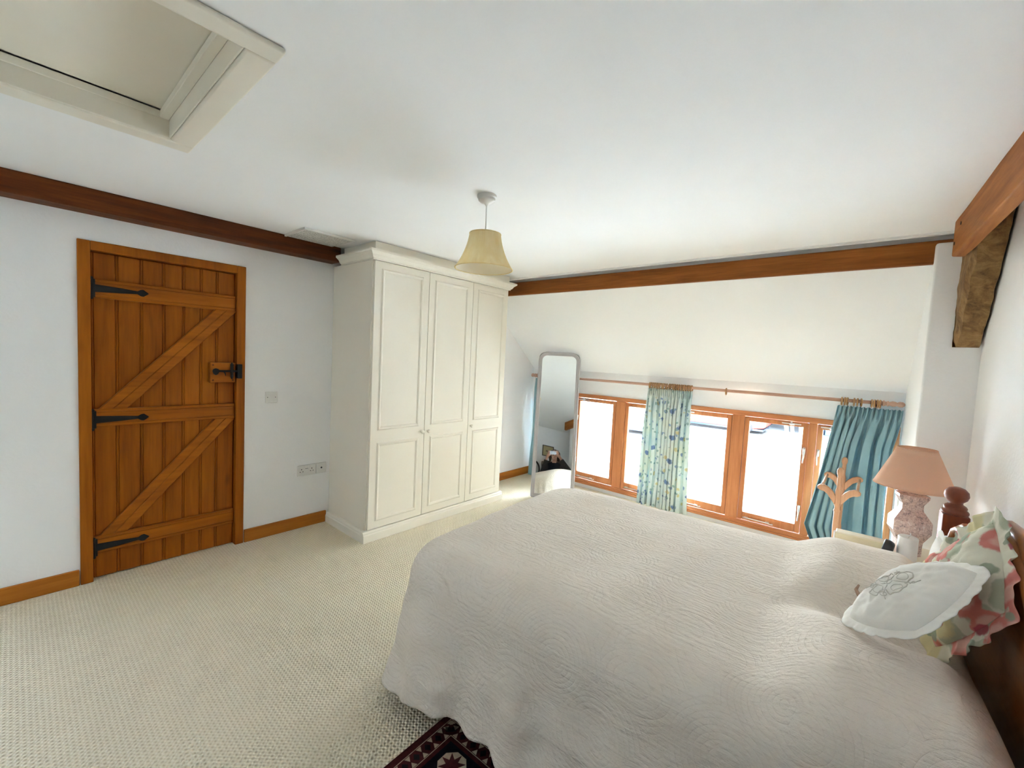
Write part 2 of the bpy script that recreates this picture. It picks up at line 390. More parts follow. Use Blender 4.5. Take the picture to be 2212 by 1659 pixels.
    m, nt, b = new_mat('pale_rubble_stone'); M['stone'] = m
    v = coords(nt, (1,1,1.6)); vo = N(nt, 'ShaderNodeTexVoronoi', i_Scale=4.0, feature='DISTANCE_TO_EDGE'); nt.links.new(v, vo.inputs['Vector'])
    nz = N(nt, 'ShaderNodeTexNoise', i_Scale=3.0, i_Detail=6.0); nt.links.new(v, nz.inputs['Vector'])
    base = ramp(nt, nz.outputs['Fac'], [(.35, (.38,.36,.32,1)), (.65, (.55,.53,.48,1))])
    k = ramp(nt, vo.outputs['Distance'], [(.02, (1,1,1,1)), (.06, (0,0,0,1))])
    nt.links.new(mixc(nt, mth(nt, 'MULTIPLY', k, .35), base, (.30,.28,.25,1)), b.inputs['Base Color']); b.inputs['Roughness'].default_value = .95
    M['carwhite'] = plain('white_car_paint', (.62,.63,.65,1), .2)
    M['carred'] = plain('red_car_paint', (.42,.045,.030,1), .2)
    M['carglass'] = plain('dark_car_glass', (.05,.12,.14,1), .1)
    M['carblack'] = plain('blue_black_car_trim', (.015,.03,.06,1), .35)
    M['tyre'] = plain('black_tyre', (.015,.015,.016,1), .9)
    M['bluebin'] = plain('blue_plastic', (.05,.16,.30,1), .5)
    M['board'] = plain('raw_plank', (.40,.30,.17,1), .8, .1, 10)
    M['cardb'] = plain('cardboard', (.36,.24,.14,1), .9, .05, 10)
    M['barn'] = plain('grey_barn_cladding', (.06,.065,.08,1), .9, .15, 4)
    M['kerb'] = plain('pale_kerb_stone', (.55,.54,.50,1), .9, .05, 5)
    M['print'] = plain('cream_print_paper', (.50,.42,.24,1), .8, .06, 6)
    M['printink'] = plain('brown_ink_wash', (.16,.11,.06,1), .9, .3, 30)
    M['frame'] = plain('dark_wood_frame', (.020,.013,.009,1), .4)
    M['mount'] = plain('pale_mount_board', (.60,.60,.57,1), .8)
    M['cloth2'] = plain('white_mattress_ticking', (.70,.68,.62,1), .9)
    M['cfront'] = plain('cream_card_box', (.66,.58,.40,1), .7)
    M['cside'] = plain('window_lit_card_edge', (.80,.80,.80,1), .7)  # box end coloured paler for the window light striking it
    M['clockface'] = plain('pale_clock_dial', (.55,.66,.62,1), .3)
    M['clockbody'] = plain('black_clock_case', (.012,.013,.02,1), .4)
    M['tag'] = plain('pale_brown_ribbon', (.35,.22,.15,1), .8)
build_materials()

# ------------------------------------------------------------------ key dimensions (metres)
CEIL = 2.30
WLX = -3.52           # door wall
WFX = -3.365          # door wall beyond the wardrobe
WNY = 4.36            # window wall
def wrx(y): return .4105 + .05*(3.40-y)      # headboard wall, a little out of square
BKY = -.90
BK2, BKX = -2.40, -.70          # room deepened on the door side to hold the added skylight
RL = (-2.66, -1.98, -2.02, -1.14)   # unseen skylight added over that part to brighten the room
SLA, SLB = (3.41, 2.178), (4.36, 1.365)      # underside of the sloping ceiling (y, z)
def slope_z(y): return SLA[1] + (y-SLA[0])*(SLB[1]-SLA[1])/(SLB[0]-SLA[0])

# ------------------------------------------------------------------ room shell
def shell():
    def st(name, mb, mat, **k):
        o = obj(name, mb, mat, None, **k); o['kind'] = 'structure'; return o
    f = MB(); f.box(-3.75, 1.3, -2.6, 4.60, -.12, 0); st('floor', f, M['carpet'])
    # door wall with the doorway cut out, stepping in beyond the wardrobe
    w = MB()
    w.box(-3.66, WLX, BK2, .272, 0, 2.42); w.box(-3.66, WLX, 1.072, 4.60, 0, 2.42); w.box(-3.66, WLX, .272, 1.072, 2.005, 2.42)
    st('wall_left', w, M['wall'])
    st('wall_left', MB().box(WLX, WFX, 3.348, WNY, 0, 2.42), M['wall'])
    # window wall
    w = MB(); y0, y1 = WNY, WNY+.24
    w.box(-3.66, .60, y0, y1, -.1, .045); w.box(-3.66, .60, y0, y1, 1.103, 1.60)
    w.box(-3.66, -3.262, y0, y1, .045, 1.103); w.box(.157, .60, y0, y1, .045, 1.103)
    st('wall_far', w, M['wall'])
    # headboard wall with the projecting pier beside the window
    w = MB()
    w.prism([(wrx(3.40), 3.40, 0), (wrx(-.22), -.22, 0), (1.25, -.22, 0), (1.25, 4.60, 0), (wrx(3.4), 4.60, 0)], (0,0,2.42))
    st('wall_right', w, M['wall'])
    w = MB(); w.prism([(.190, 3.40, 0), (wrx(3.40)+.05, 3.40, 0), (wrx(3.4)+.05, WNY+.05, 0), (.166, WNY+.05, 0)], (0,0,2.245))
    st('wall_right', w, M['wall'], bevel=.012, segs=2)
    w = MB(); w.box(1.10, 1.25, BKY, -.22, 0, 2.42); st('wall_side', w, M['wall'])
    w = MB(); w.box(BKX, 1.25, BKY-.15, BKY, 0, 2.42); st('wall_back', w, M['wall'])
    w = MB(); w.box(BKX, BKX+.15, BK2, BKY-.15, 0, 2.42); st('wall_return', w, M['wall'])
    w = MB(); w.box(-3.66, BKX+.15, BK2-.15, BK2, 0, 2.42); st('wall_back', w, M['wall'])
    # flat ceiling with the loft opening, then the slope down to the window wall
    c = MB(); hx0, hx1, hy0, hy1 = -2.235, -1.375, -.50, .425
    c.box(-3.66, hx0, -.95, 3.41, CEIL, CEIL+.05); c.box(hx1, 1.25, -.95, 3.41, CEIL, CEIL+.05)
    c.box(hx0, hx1, hy1, 3.41, CEIL, CEIL+.05); c.box(hx0, hx1, -.95, hy0, CEIL, CEIL+.05)
    c.box(-3.66, BKX+.15, -.95, -.95, CEIL, CEIL+.05) if False else None
    a, b, e, g = RL
    c.box(-3.66, a, BK2, -.95, CEIL, CEIL+.05); c.box(b, BKX+.15, BK2, -.95, CEIL, CEIL+.05); c.box(a, b, BK2, e, CEIL, CEIL+.05); c.box(a, b, g, -.95, CEIL, CEIL+.05)
    c.box(-3.66, 1.25, 3.38, 3.41, CEIL-.012, CEIL+.05)
    st('ceiling', c, M['ceil'])
    c = MB(); ya, yb = 3.458, 4.62
    c.prism([(-3.66, ya, slope_z(ya)), (-3.66, yb, slope_z(yb)), (-3.66, yb, slope_z(yb)+.10), (-3.66, ya, slope_z(ya)+.34)], (4.26,0,0))
    st('ceiling', c, M['ceil'])
    r = MB(); r.box(-4.1, 1.4, -.95, 3.62, 2.42, 2.56)
    a, b, e, g = RL
    for q in ((-4.1, a-.05, BK2-.2, -.95), (b+.05, 1.4, BK2-.2, -.95), (a-.05, b+.05, BK2-.2, e-.05), (a-.05, b+.05, g+.05, -.95)): r.box(*q, 2.42, 2.56)
    for q in ((a-.05, a, e-.05, g+.05), (b, b+.05, e-.05, g+.05), (a, b, e-.05, e), (a, b, g, g+.05)): r.box(*q, CEIL+.05, 3.20); r.box(-4.1, -4.0, -.3, 1.7, -.1, 2.45); r.box(-4.1, -3.66, -.3, -.2, -.1, 2.45); r.box(-4.1, -3.66, 1.6, 1.7, -.1, 2.45); r.box(-4.1,-3.6,-.3,1.7,-.12,-.002)
    st('light_seal_shell', r, M['wall'])  # unseen roof slab, shaft and box behind the door, added to stop light leaks
    # skirting
    def sk(name, mb, mat): o = st(name, mb, mat, bevel=.005)
    m = MB(); m.box(WLX, WLX+.018, BK2, .238, 0, .097); sk('baseboard_left', m, M['skirt'])
    m = MB(); m.box(WLX, WLX+.018, 1.106, 1.73, 0, .097); sk('baseboard_left', m, M['skirt'])
    m = MB(); m.box(WFX, WFX+.018, 3.348, WNY, 0, .092); sk('baseboard_left', m, M['skirt'])
    m = MB(); m.box(BKX, 1.10, BKY, BKY+.018, 0, .097); sk('baseboard_back', m, M['skirtx'])
    m = MB(); m.prism([(wrx(3.38)-.018,3.38,0),(wrx(3.38),3.38,0),(wrx(-.21),-.21,0),(wrx(-.21)-.018,-.21,0)], (0,0,.097)); sk('baseboard_right', m, M['skirt'])
shell()

def beams():
    # wall-top beam over the door
    o = obj('ceiling_beam', MB().box(WLX, -3.375, BK2, 1.742, 2.182, CEIL), M['beam'], bevel=.008, origin=(-3.45, .4, 2.24))
    tag(o, 'dark brown timber beam running above the ledged door to the wardrobe', 'beam', kind='structure')
    m = MB()
    m.box(-3.50, .262, 3.432, 3.52, 2.135, 2.268)
    def rough(p): return p+Vector((0, .006*noise.noise(p*3.0), .010*noise.noise(p*2.1+Vector((3,1,7)))))
    o = obj('ceiling_beam', m, M['beamx'], bevel=.008, origin=(-1.6, 3.47, 2.2))
    tag(o, 'long brown timber purlin where the flat ceiling meets the slope above the window', 'beam', kind='structure')
    # tie beam along the headboard wall (left face follows the wall)
    def tx(y): return .243 + .05*(3.17-y)
    m = MB(); ys = [-.20 + (3.19+.20)*i/44 for i in range(45)]
    k = []
    def ring(y):
        a = .004*noise.noise(Vector((y*3, 1, 0))); b = .007*noise.noise(Vector((y*2.2, 5, 0)))
        x0 = tx(y)+a; x1 = tx(y)+.050+a
        return [(x0, y, 2.118+b), (x1, y, 2.112+b), (x1, y, CEIL), (x0, y, CEIL)]
    vs = []; fs = []
    for y in ys: vs += ring(y)
    n = len(ys)
    for j in range(n-1):
        for i in range(4): fs.append([j*4+i, (j+1)*4+i, (j+1)*4+(i+1)%4, j*4+(i+1)%4])
    fs.append([0,1,2,3]); fs.append([(n-1)*4+i for i in (3,2,1,0)])
    m.add(vs, fs)
    t = obj('tie_beam', m, M['tie'], bevel=.006, origin=(.3, 1.6, 2.2))
    tag(t, 'orange-brown tie beam with peg holes running along the ceiling over the headboard', 'beam', kind='structure')
    for y, z in ((3.02, 2.245), (3.14, 2.175)):
        h = MB(); h.lathe([(.008,0),(.008,.003)], (tx(y)-.002, y, z), 12, (-1,0,0)); obj('peg_hole', h, M['dark'], t)
    # rough old principal rafter behind it
    m = MB(); prof = [(3.452, 1.66), (3.395, 1.66), (3.24, 1.94), (3.12, 2.13), (3.02, 2.298), (3.452, 2.298)]
    x0 = .297
    def fn(u, v):
        # v up the timber, u around the section: back-left, left face, arris, underside, wall
        z = lerp(1.66, 2.298, v); yf = 3.395 - .375*v - .02*sin(v*pi)
        w = .012*noise.noise(Vector((v*5, 0, 2)))
        path = [(x0+w*.5, 3.43), (x0+.004+w, yf+.035), (x0+.022+w, yf), (x0+.07, yf-.004), (wrx(yf)-.012, yf-.01), (wrx(3.43)-.012, 3.43)]
        t = u*(len(path)); i = min(int(t), len(path)-1); a = path[i]; b = path[(i+1) % len(path)]; f = t-i
        p = Vector((lerp(a[0],b[0],f), lerp(a[1],b[1],f), z))
        if 0 < u < .78:
            d = .010*noise.noise(p*9)+.006*noise.noise(p*25)
            p.y += -abs(d)*1.2; p.x += d*.6
        return p
    m.grid(fn, 60, 70, closeu=True)
    m.f.append(list(range(60))[::-1]); m.f.append([70*60+i for i in range(60)])
    m2 = MB(); m2.v = m.v; m2.f = m.f
    for p in m2.v:
        p.y = min(p.y, 3.397)
    o = obj('old_rafter', m2, M['rough'], origin=(.36, 3.3, 1.7))
    tag(o, 'rough weathered old rafter end showing below the tie beam over the pier', 'rafter', kind='structure')
beams()

def hatch():
    t = thing('loft_hatch', 'cream panelled loft hatch with moulded surround in the white ceiling', 'hatch', (-1.81, -.04, CEIL))
    ox0, ox1, oy0, oy1 = -2.315, -1.305, -.58, .503
    ix0, ix1, iy0, iy1 = -2.225, -1.385, -.49, .418
    def framed(z0, z1, a, b):
        m = MB(); (x0,x1,y0,y1), (p0,p1,q0,q1) = a, b
        m.box(x0, p0, y0, y1, z0, z1); m.box(p1, x1, y0, y1, z0, z1); m.box(p0, p1, q1, y1, z0, z1); m.box(p0, p1, y0, q0, z0, z1); return m
    obj('architrave', framed(CEIL-.018, CEIL-.0006, (ox0,ox1,oy0,oy1), (ix0-.0095,ix1+.0095,iy0-.0095,iy1+.0065)), M['hatch'], t, bevel=.008)
    obj('lining', framed(CEIL-.012, CEIL+.085, (ix0-.009,ix1+.009,iy0-.009,iy1+.006), (ix0,ix1,iy0,iy1)), M['hatch'], t, bevel=.006)
    obj('stop_bead', framed(CEIL+.055, CEIL+.083, (ix0,ix1,iy0,iy1), (ix0+.006,ix1-.024,iy0+.024,iy1-.030)), M['hatch'], t, bevel=.006)
    obj('lid', MB().box(ix0+.008, ix1-.001, iy0+.001, iy1-.001, CEIL+.086, CEIL+.105), M['hatch'], t, bevel=.003)
    obj('lid_backing', MB().box(ix0-.02, ix1+.02, iy0-.02, iy1+.02, CEIL+.106, CEIL+.117), M['hatch'], t)
hatch()

def vent():
    t = thing('ceiling_vent', 'white perforated vent grille on the ceiling beside the dark beam', 'vent', (-3.19, 1.49, CEIL))
    obj('grille', MB().box(-3.372, -3.045, 1.315, 1.665, CEIL-.012, CEIL), M['vent'], t, bevel=.004)
    m = MB(); m.box(-3.052, -3.036, 1.305, 1.675, CEIL-.016, CEIL); m.box(-3.372, -3.036, 1.303, 1.319, CEIL-.016, CEIL)
    obj('rim', m, M['plastic'], t, bevel=.003)
vent()

# ------------------------------------------------------------------ ledged door
def door():
    t = thing('door_1', 'golden pine ledged and braced door with black strap hinges', 'door', (WLX, .67, 0), kind='structure')
    m = MB(); xf = WLX+.014; xb = WLX-.10
    for (y0,y1,z0,z1) in ((.243,.298,0,2.036), (1.046,1.101,0,2.036), (.298,1.046,1.982,2.036)):
        m.box(xb, xf, y0, y1, z0, z1)
    obj('door_frame', m, M['door'], t, bevel=.004)
    m = MB(); m.box(WLX-.090, WLX-.058, .298, .312, 0, 1.982); m.box(WLX-.090, WLX-.058, 1.034, 1.046, 0, 1.982); m.box(WLX-.09, WLX-.058, .298, 1.046, 1.970, 1.982)
    obj('door_stop', m, M['door'], t)
    # boards: vertical, V-jointed with a bead
    x0, x1 = WLX-.056, WLX-.032
    ys = [.300, .410, .525, .636, .740, .838, .930, 1.044]
    m = MB()
    for a, b in zip(ys[:-1], ys[1:]):
        m.prism([(x0,a+.0005,0.008),(x0,b-.0005,0.008),(x1-.006,b-.0005,.008),(x1,b-.006,.008),(x1,a+.014,.008),(x1-.005,a+.011,.008),(x1-.001,a+.008,.008),(x1-.001,a+.005,.008),(x1-.006,a+.0005,.008)], (0,0,1.968))
    m.box(x0-.012, x0, .300, 1.044, .008, 1.976)
    leaf = obj('door_leaf', m, M['door'], t)
    # ledges with scratch-bead lines
    X = x1
    def ledge(z0, z1):
        m = MB(); xx = X+.024
        prof = [(X, z0), (xx-.004, z0), (xx, z0+.004), (xx, z0+.016), (xx-.004, z0+.018), (xx-.004, z0+.021), (xx, z0+.023),
                (xx, z1-.023), (xx-.004, z1-.021), (xx-.004, z1-.018), (xx, z1-.016), (xx, z1-.004), (xx-.004, z1), (X, z1)]
        m.prism([(a, .306, b) for a, b in prof], (0, .734, 0)); return m
    for z0, z1 in ((1.712, 1.822), (.945, 1.050), (.165, .270)):
        obj('ledge', ledge(z0, z1), M['doorx'], t)
    def brace(ya, za, yb, zb, lo, hi, w=.098):
        d = V(0, yb-ya, zb-za).normalized(); n = V(0, -d.z, d.y); m = MB(); xx = X+.022
        ca = V(0, ya, za); cb = V(0, yb, zb); L = (cb-ca).length
        def cut(off):   # line offset along n clipped between z=lo and z=hi
            p = ca+n*off; t0 = (lo-p.z)/d.z; t1 = (hi-p.z)/d.z; return p+d*t0, p+d*t1
        offs = [-w/2, -w/2+.004, -.004, 0.0, .004, w/2-.004, w/2]; xs = [xx-.004, xx, xx, xx-.004, xx, xx, xx-.004]
        A = [cut(o) for o in offs]
        vs = []; 
        for (p, q), x in zip(A, xs): vs += [(x, p.y, p.z), (x, q.y, q.z)]
        k = len(offs)
        vs += [(X, A[0][0].y, A[0][0].z), (X, A[0][1].y, A[0][1].z), (X, A[-1][0].y, A[-1][0].z), (X, A[-1][1].y, A[-1][1].z)]
        fs = [[2*i, 2*i+2, 2*i+3, 2*i+1] for i in range(k-1)]
        fs += [[2*k, 0, 1, 2*k+1], [2*k-2, 2*k+2, 2*k+3, 2*k-1], [2*k]+[2*k+2]+[2*i for i in range(k-1,-1,-1)], [2*k+1]+[2*i+1 for i in range(k)]+[2*k+3]]
        m.add(vs, fs); return m
    obj('brace', brace(.395, 1.050, .985, 1.712, 1.050, 1.712), M['doorx'], t)
    obj('brace', brace(.395, .270, .985, .945, .270, .945), M['doorx'], t)
    # strap hinges
    for z in (1.768, .988, .203):
        m = MB(); xa = X+.024; 
        pts = [(.316, .022), (.43, .015), (.508, .0085), (.522, .019), (.536, .0215), (.562, 0)]
        poly = [(xa, y, z+h) for y, h in pts] + [(xa, y, z-h) for y, h in pts[::-1][1:]]
        m.prism(poly, (.006, 0, 0))
        hn = obj('strap_hinge', m, M['iron'], t, bevel=.0015)
        m = MB(); m.box(xa-.03, xa+.008, .300, .318, z-.052, z+.052); m.lathe([(.009,-.05),(.009,.05)], (xa+.008, .300, z), 12)
        m.lathe([(.012,.05),(.010,.062),(.004,.066)], (xa+.008, .300, z), 12); m.lathe([(.012,-.05),(.010,-.062),(.004,-.066)], (xa+.008, .300, z), 12)
        obj('hinge_pin', m, M['iron'], hn)
    # latch on its block
    m = MB(); m.box(X, X+.046, .885, 1.038, 1.205, 1.345)
    blk = obj('latch_block', m, M['doorx'], t, bevel=.004)
    for y in (.902, 1.022):
        for z in (1.222, 1.328):
            m = MB(); m.lathe([(.006,0),(.006,.0015)], (X+.0455, y, z), 10, (1,0,0)); obj('screw', m, M['beam'], blk)
    xl = X+.046; z = 1.287; m = MB()
    pts = [(.897,.004),(.903,.014),(.915,.019),(.928,.015),(.936,.007),(.99,.007),(1.066,.007)]
    poly = [(xl+.008, y, z+h) for y, h in pts] + [(xl+.008, y, z-h*(1.5 if .9<y<.93 else 1)) for y, h in pts[::-1]]
    m.prism(poly, (.007, 0, 0)); m.tube([(xl+.012,.965,z-.004),(xl+.022,.970,z-.018),(xl+.022,.972,z-.034)], [.005,.004,.002], 8)
    obj('latch_bar', m, M['iron'], t, bevel=.001)
    m = MB(); m.box(xl, xl+.022, 1.006, 1.020, z-.046, z+.050); m.tube([(xl+.01,1.013,z+.05),(xl+.012,1.013,z+.062)], [.008,.003], 8); m.tube([(xl+.01,1.013,z-.046),(xl+.012,1.013,z-.058)], [.008,.003], 8)
    obj('latch_keeper', m, M['iron'], t, bevel=.002)
    m = MB(); m.box(WLX-.03, xf+.028, 1.046, 1.074, z-.052, z+.050)
    obj('latch_catch', m, M['iron'], t, bevel=.002)
door()

# ------------------------------------------------------------------ wall plates
def plates():
    t = thing('light_switch', 'white square light switch on the wall beside the door', 'switch', (WLX, 1.284, 1.088))
    obj('plate', MB().box(WLX, WLX+.009, 1.241, 1.327, 1.045, 1.131), M['plastic'], t, bevel=.004, segs=3)
    m = MB(); m.prism([(WLX+.009,1.276,1.075),(WLX+.014,1.276,1.075),(WLX+.010,1.276,1.100),(WLX+.009,1.276,1.100)], (0,.017,0)); obj('rocker', m, M['plastic'], t, bevel=.0015)
    for y in (1.256, 1.312):
        m = MB(); m.lathe([(.003,0),(.003,.0012)], (WLX+.0085, y, 1.088), 10, (1,0,0)); obj('screw', m, M['dark'], t)
    t = thing('wall_socket', 'white double socket outlet low on the wall between skirting and switch', 'socket', (WLX, 1.56, .475))
    obj('plate', MB().box(WLX, WLX+.010, 1.487, 1.636, .430, .518), M['plastic'], t, bevel=.004, segs=3)
    for yc in (1.520, 1.603):
        m = MB(); m.box(WLX+.0095, WLX+.0108, yc-.003, yc+.003, .480, .489)
        for s in (-1, 1): m.box(WLX+.0095, WLX+.0108, yc+s*.011-.004, yc+s*.011+.004, .462, .467)
        obj('pin_holes', m, M['dark'], t)
    m = MB(); m.box(WLX+.0095, WLX+.0106, 1.549, 1.573, .486, .489); obj('maker_line', m, M['dark'], t)
    for y in (1.540, 1.582):
        m = MB(); m.box(WLX+.010, WLX+.014, y-.006, y+.006, .496, .512); obj('switch_rocker', m, M['plastic'], t, bevel=.001)
    t = thing('aerial_socket', 'white single aerial outlet with one dark hole next to the double socket', 'socket', (WLX, 1.682, .475))
    obj('plate', MB().box(WLX, WLX+.009, 1.640, 1.726, .430, .518), M['plastic'], t, bevel=.004, segs=3)
    m = MB(); m.lathe([(.0075,0),(.0075,.0012)], (WLX+.0085, 1.684, .476), 14, (1,0,0)); obj('jack_hole', m, M['dark'], t)
plates()

# ------------------------------------------------------------------ wardrobe
def wardrobe():
    t = thing('wardrobe', 'tall cream three-door wardrobe with panelled doors against the door wall', 'wardrobe', (-3.2, 2.52, 0))
    y0, y1, xf = 1.755, 3.275, -2.925
    m = MB(); m.box(WLX+.003, xf, y0, y1, .02, 2.165); obj('carcass', m, M['cream'], t, bevel=.003)
    # plinth with stepped top, returned at the side
    m = MB(); X = -2.885
    prof = [(0,0),(0,.058),(-.006,.066),(-.006,.074),(-.016,.086),(-.05,.086),(-.05,0)]
    m.prism([(X+a, y0-.034, b) for a, b in prof], (0, y1-y0+.068, 0))
    m.prism([(-3.50, y0-.034-a, b) for a, b in prof], (.57, 0, 0)); m.prism([(-3.50, y1+.034+a, b) for a, b in prof], (.57, 0, 0))
    obj('plinth', m, M['cream'], t, bevel=.002)
    # cornice, mitred profile swept round three sides
    prof = [(0, 0), (.014, 0), (.014, .008), (.022, .012), (.030, .022), (.036, .034), (.050, .046), (.060, .052), (.060, .068), (0, .068)]
    m = MB(); zb = 2.160; vs = []; n = len(prof)
    for a, b in prof:
        vs += [(-3.37, y0-a, zb+b), (xf+.022+a, y0-a, zb+b), (xf+.022+a, y1+a, zb+b), (-3.37, y1+a, zb+b)]
    fs = []
    for i in range(n):
        j = (i+1) % n
        for k in range(3): fs.append([4*i+k, 4*i+k+1, 4*j+k+1, 4*j+k])
    m.add(vs, fs); m.box(-3.37, xf+.022, y0, y1, zb+.004, zb+.066)
    obj('cornice', m, M['cream'], t)
    obj('infill_panel', MB().box(-3.37, -2.905, 1.765, 3.283, 2.224, CEIL-.002), M['cream'], t, bevel=.002)
    # doors
    gaps = [y0+.006, 2.274, 2.782, y1-.004]
    X0, X1 = xf, xf+.024
    def panel(m, a, b, c, d):
        # raised bolection moulding round a slightly sunk field
        for (o, i, h0, h1) in ((0, .010, .0, .009), (.010, .020, .009, .007), (.020, .030, .007, -.001)):
            P = [(a+o, c+o), (b-o, c+o), (b-o, d-o), (a+o, d-o)]; Q = [(a+i, c+i), (b-i, c+i), (b-i, d-i), (a+i, d-i)]
            vs = [(X1+h0, p[0], p[1]) for p in P]+[(X1+h1, q[0], q[1]) for q in Q]
            m.add(vs, [[k, (k+1)%4, 4+(k+1)%4, 4+k] for k in range(4)])
        i = .030; m.add([(X1+.0006, a+i, c+i), (X1+.0006, b-i, c+i), (X1+.0006, b-i, d-i), (X1+.0006, a+i, d-i)], [(0,1,2,3)])
    knob_y = [2.274-.030, 2.274+.032, 2.782+.034]
    for k in range(3):
        a, b = gaps[k]+.002, gaps[k+1]-.002
        d = obj('door', MB().box(X0, X1, a, b, .092, 2.157), M['cream'], t, bevel=.003)
        m = MB(); panel(m, a+.058, b-.058, .868, 2.104); panel(m, a+.058, b-.058, .150, .772)
        obj('panel_moulding', m, M['cream'], d)
        m = MB(); m.lathe([(.007,0),(.006,.010),(.009,.014),(.0145,.019),(.0150,.025),(.011,.031),(.004,.033)], (X1, knob_y[k], .818), 18, (1,0,0))
        obj('knob', m, M['cream'], d, smooth=True)
wardrobe()

# ------------------------------------------------------------------ pendant lamp
def pendant():
    x, y = -1.586, 1.587
    t = thing('pendant_lamp', 'cream fabric bell shade hanging on a white cord from the ceiling', 'lamp', (x, y, CEIL))
    m = MB(); m.lathe([(.050,0),(.050,-.012),(.044,-.016),(.044,-.026),(.034,-.034),(.014,-.040),(.006,-.050),(.0035,-.054)], (x,y,CEIL), 28); obj('ceiling_rose', m, M['plastic'], t, smooth=True, bevel=.001)
    m = MB(); m.tube([(x,y,CEIL-.05),(x,y,2.085)], .0034, 10); obj('cord', m, M['plastic'], t)
    m = MB(); m.lathe([(.012,2.10),(.018,2.09),(.019,2.04),(.016,2.03)], (x,y,0), 16); 
    for k in range(3):
        a = 2*pi*k/3; m.tube([(x+.016*cos(a), y+.016*sin(a), 2.075), (x+.078*cos(a), y+.078*sin(a), 2.102)], .0016, 6)
    obj('lamp_holder', m, M['plastic'], t, smooth=True)
    zt, zb = 2.106, 1.930
    def rad(v): return .080 + (.148-.080)*(.35*v + .65*v**2.1)
    m = MB(); n = 96
    def fn(u, v):
        a = 2*pi*u; r = rad(v)*(1+.006*cos(n/2*a)); return (x+r*cos(a), y+r*sin(a), lerp(zt, zb, v))
    m.grid(fn, 192, 20, closeu=True)
    sh = obj('lamp_shade', m, M['gold'], t, smooth=True)
    m = MB(); m.grid(lambda u, v: (x+(rad(v)-.0035)*cos(2*pi*u), y+(rad(v)-.0035)*sin(2*pi*u), lerp(zt, zb, v)), 64, 14, closeu=True)
    obj('shade_lining', m, M['shadein'], sh, smooth=True)
    m = MB(); m.torus((x,y,zt), (0,0,1), .080, .0028, 48, 8); obj('shade_trim', m, M['gold'], sh, smooth=True)
    m = MB(); m.torus((x,y,zb), (0,0,1), .148, .0030, 64, 8); obj('shade_trim', m, M['gold'], sh, smooth=True)
pendant()

# ------------------------------------------------------------------ standing mirror, leaning back
def mirror():
    n = V(.553, -.805, .213).normalized(); h = V(0,0,1).cross(n).normalized(); up = n.cross(h)
    bl = V(-2.731, 3.588, .005); W, Hh = .464, 1.600
    t = thing('standing_mirror', 'tall grey-framed floor mirror leaning beside the window', 'mirror', (-2.54, 3.72, 0))
    def P(a, b, c=0): return bl+h*a+up*b+n*c
    def outline(ins, rt, rb):
        pts = []
        def arc(cx, cy, r, a0, a1):
            for k in range(13):
                a = lerp(a0, a1, k/12); pts.append((cx+r*cos(a), cy+r*sin(a)))
        x0, x1, y0, y1 = ins, W-ins, ins, Hh-ins
        arc(x1-rb, y0+rb, rb, -pi/2, 0); arc(x1-rt, y1-rt, rt, 0, pi/2); arc(x0+rt, y1-rt, rt, pi/2, pi); arc(x0+rb, y0+rb, rb, pi, 1.5*pi)
        return pts
    prof = [(0, -.016), (0, .006), (.004, .011), (.013, .013), (.020, .009), (.023, .006), (.031, .009), (.037, .006), (.042, .000), (.042, -.012)]
    rings = [[P(a, b, c) for a, b in outline(i, max(.012, .100-i), max(.004, .02-i*.4))] for i, c in prof]
    m = MB(); N0 = len(rings[0]); vs = [p for r in rings for p in r]; fs = []
    for j in range(len(rings)-1):
        for k in range(N0): fs.append([j*N0+k, j*N0+(k+1)%N0, (j+1)*N0+(k+1)%N0, (j+1)*N0+k])
    m.add(vs, fs)
    obj('mirror_frame', m, M['mframe'], t, smooth=True, bevel=0)
    m = MB(); o = outline(.040, .060, .006); m.prism([P(a, b, -.004) for a, b in o], n*.004); obj('mirror_glass', m, M['mirror'], t)
    m = MB(); m.prism([P(a, b, -.018) for a, b in outline(.004, .07, .015)], n*.012); obj('backboard', m, M['frame'], t)
    m = MB(); a = P(W/2, 1.05, -.02); b = V(a.x-.28*n.x*1.0, a.y-.28*n.y*1.0, .012) ; m.obox((a+b)/2, h, (b-a).normalized(), n, .02, (b-a).length/2, .008)
    obj('strut', m, M['frame'], t)
mirror()

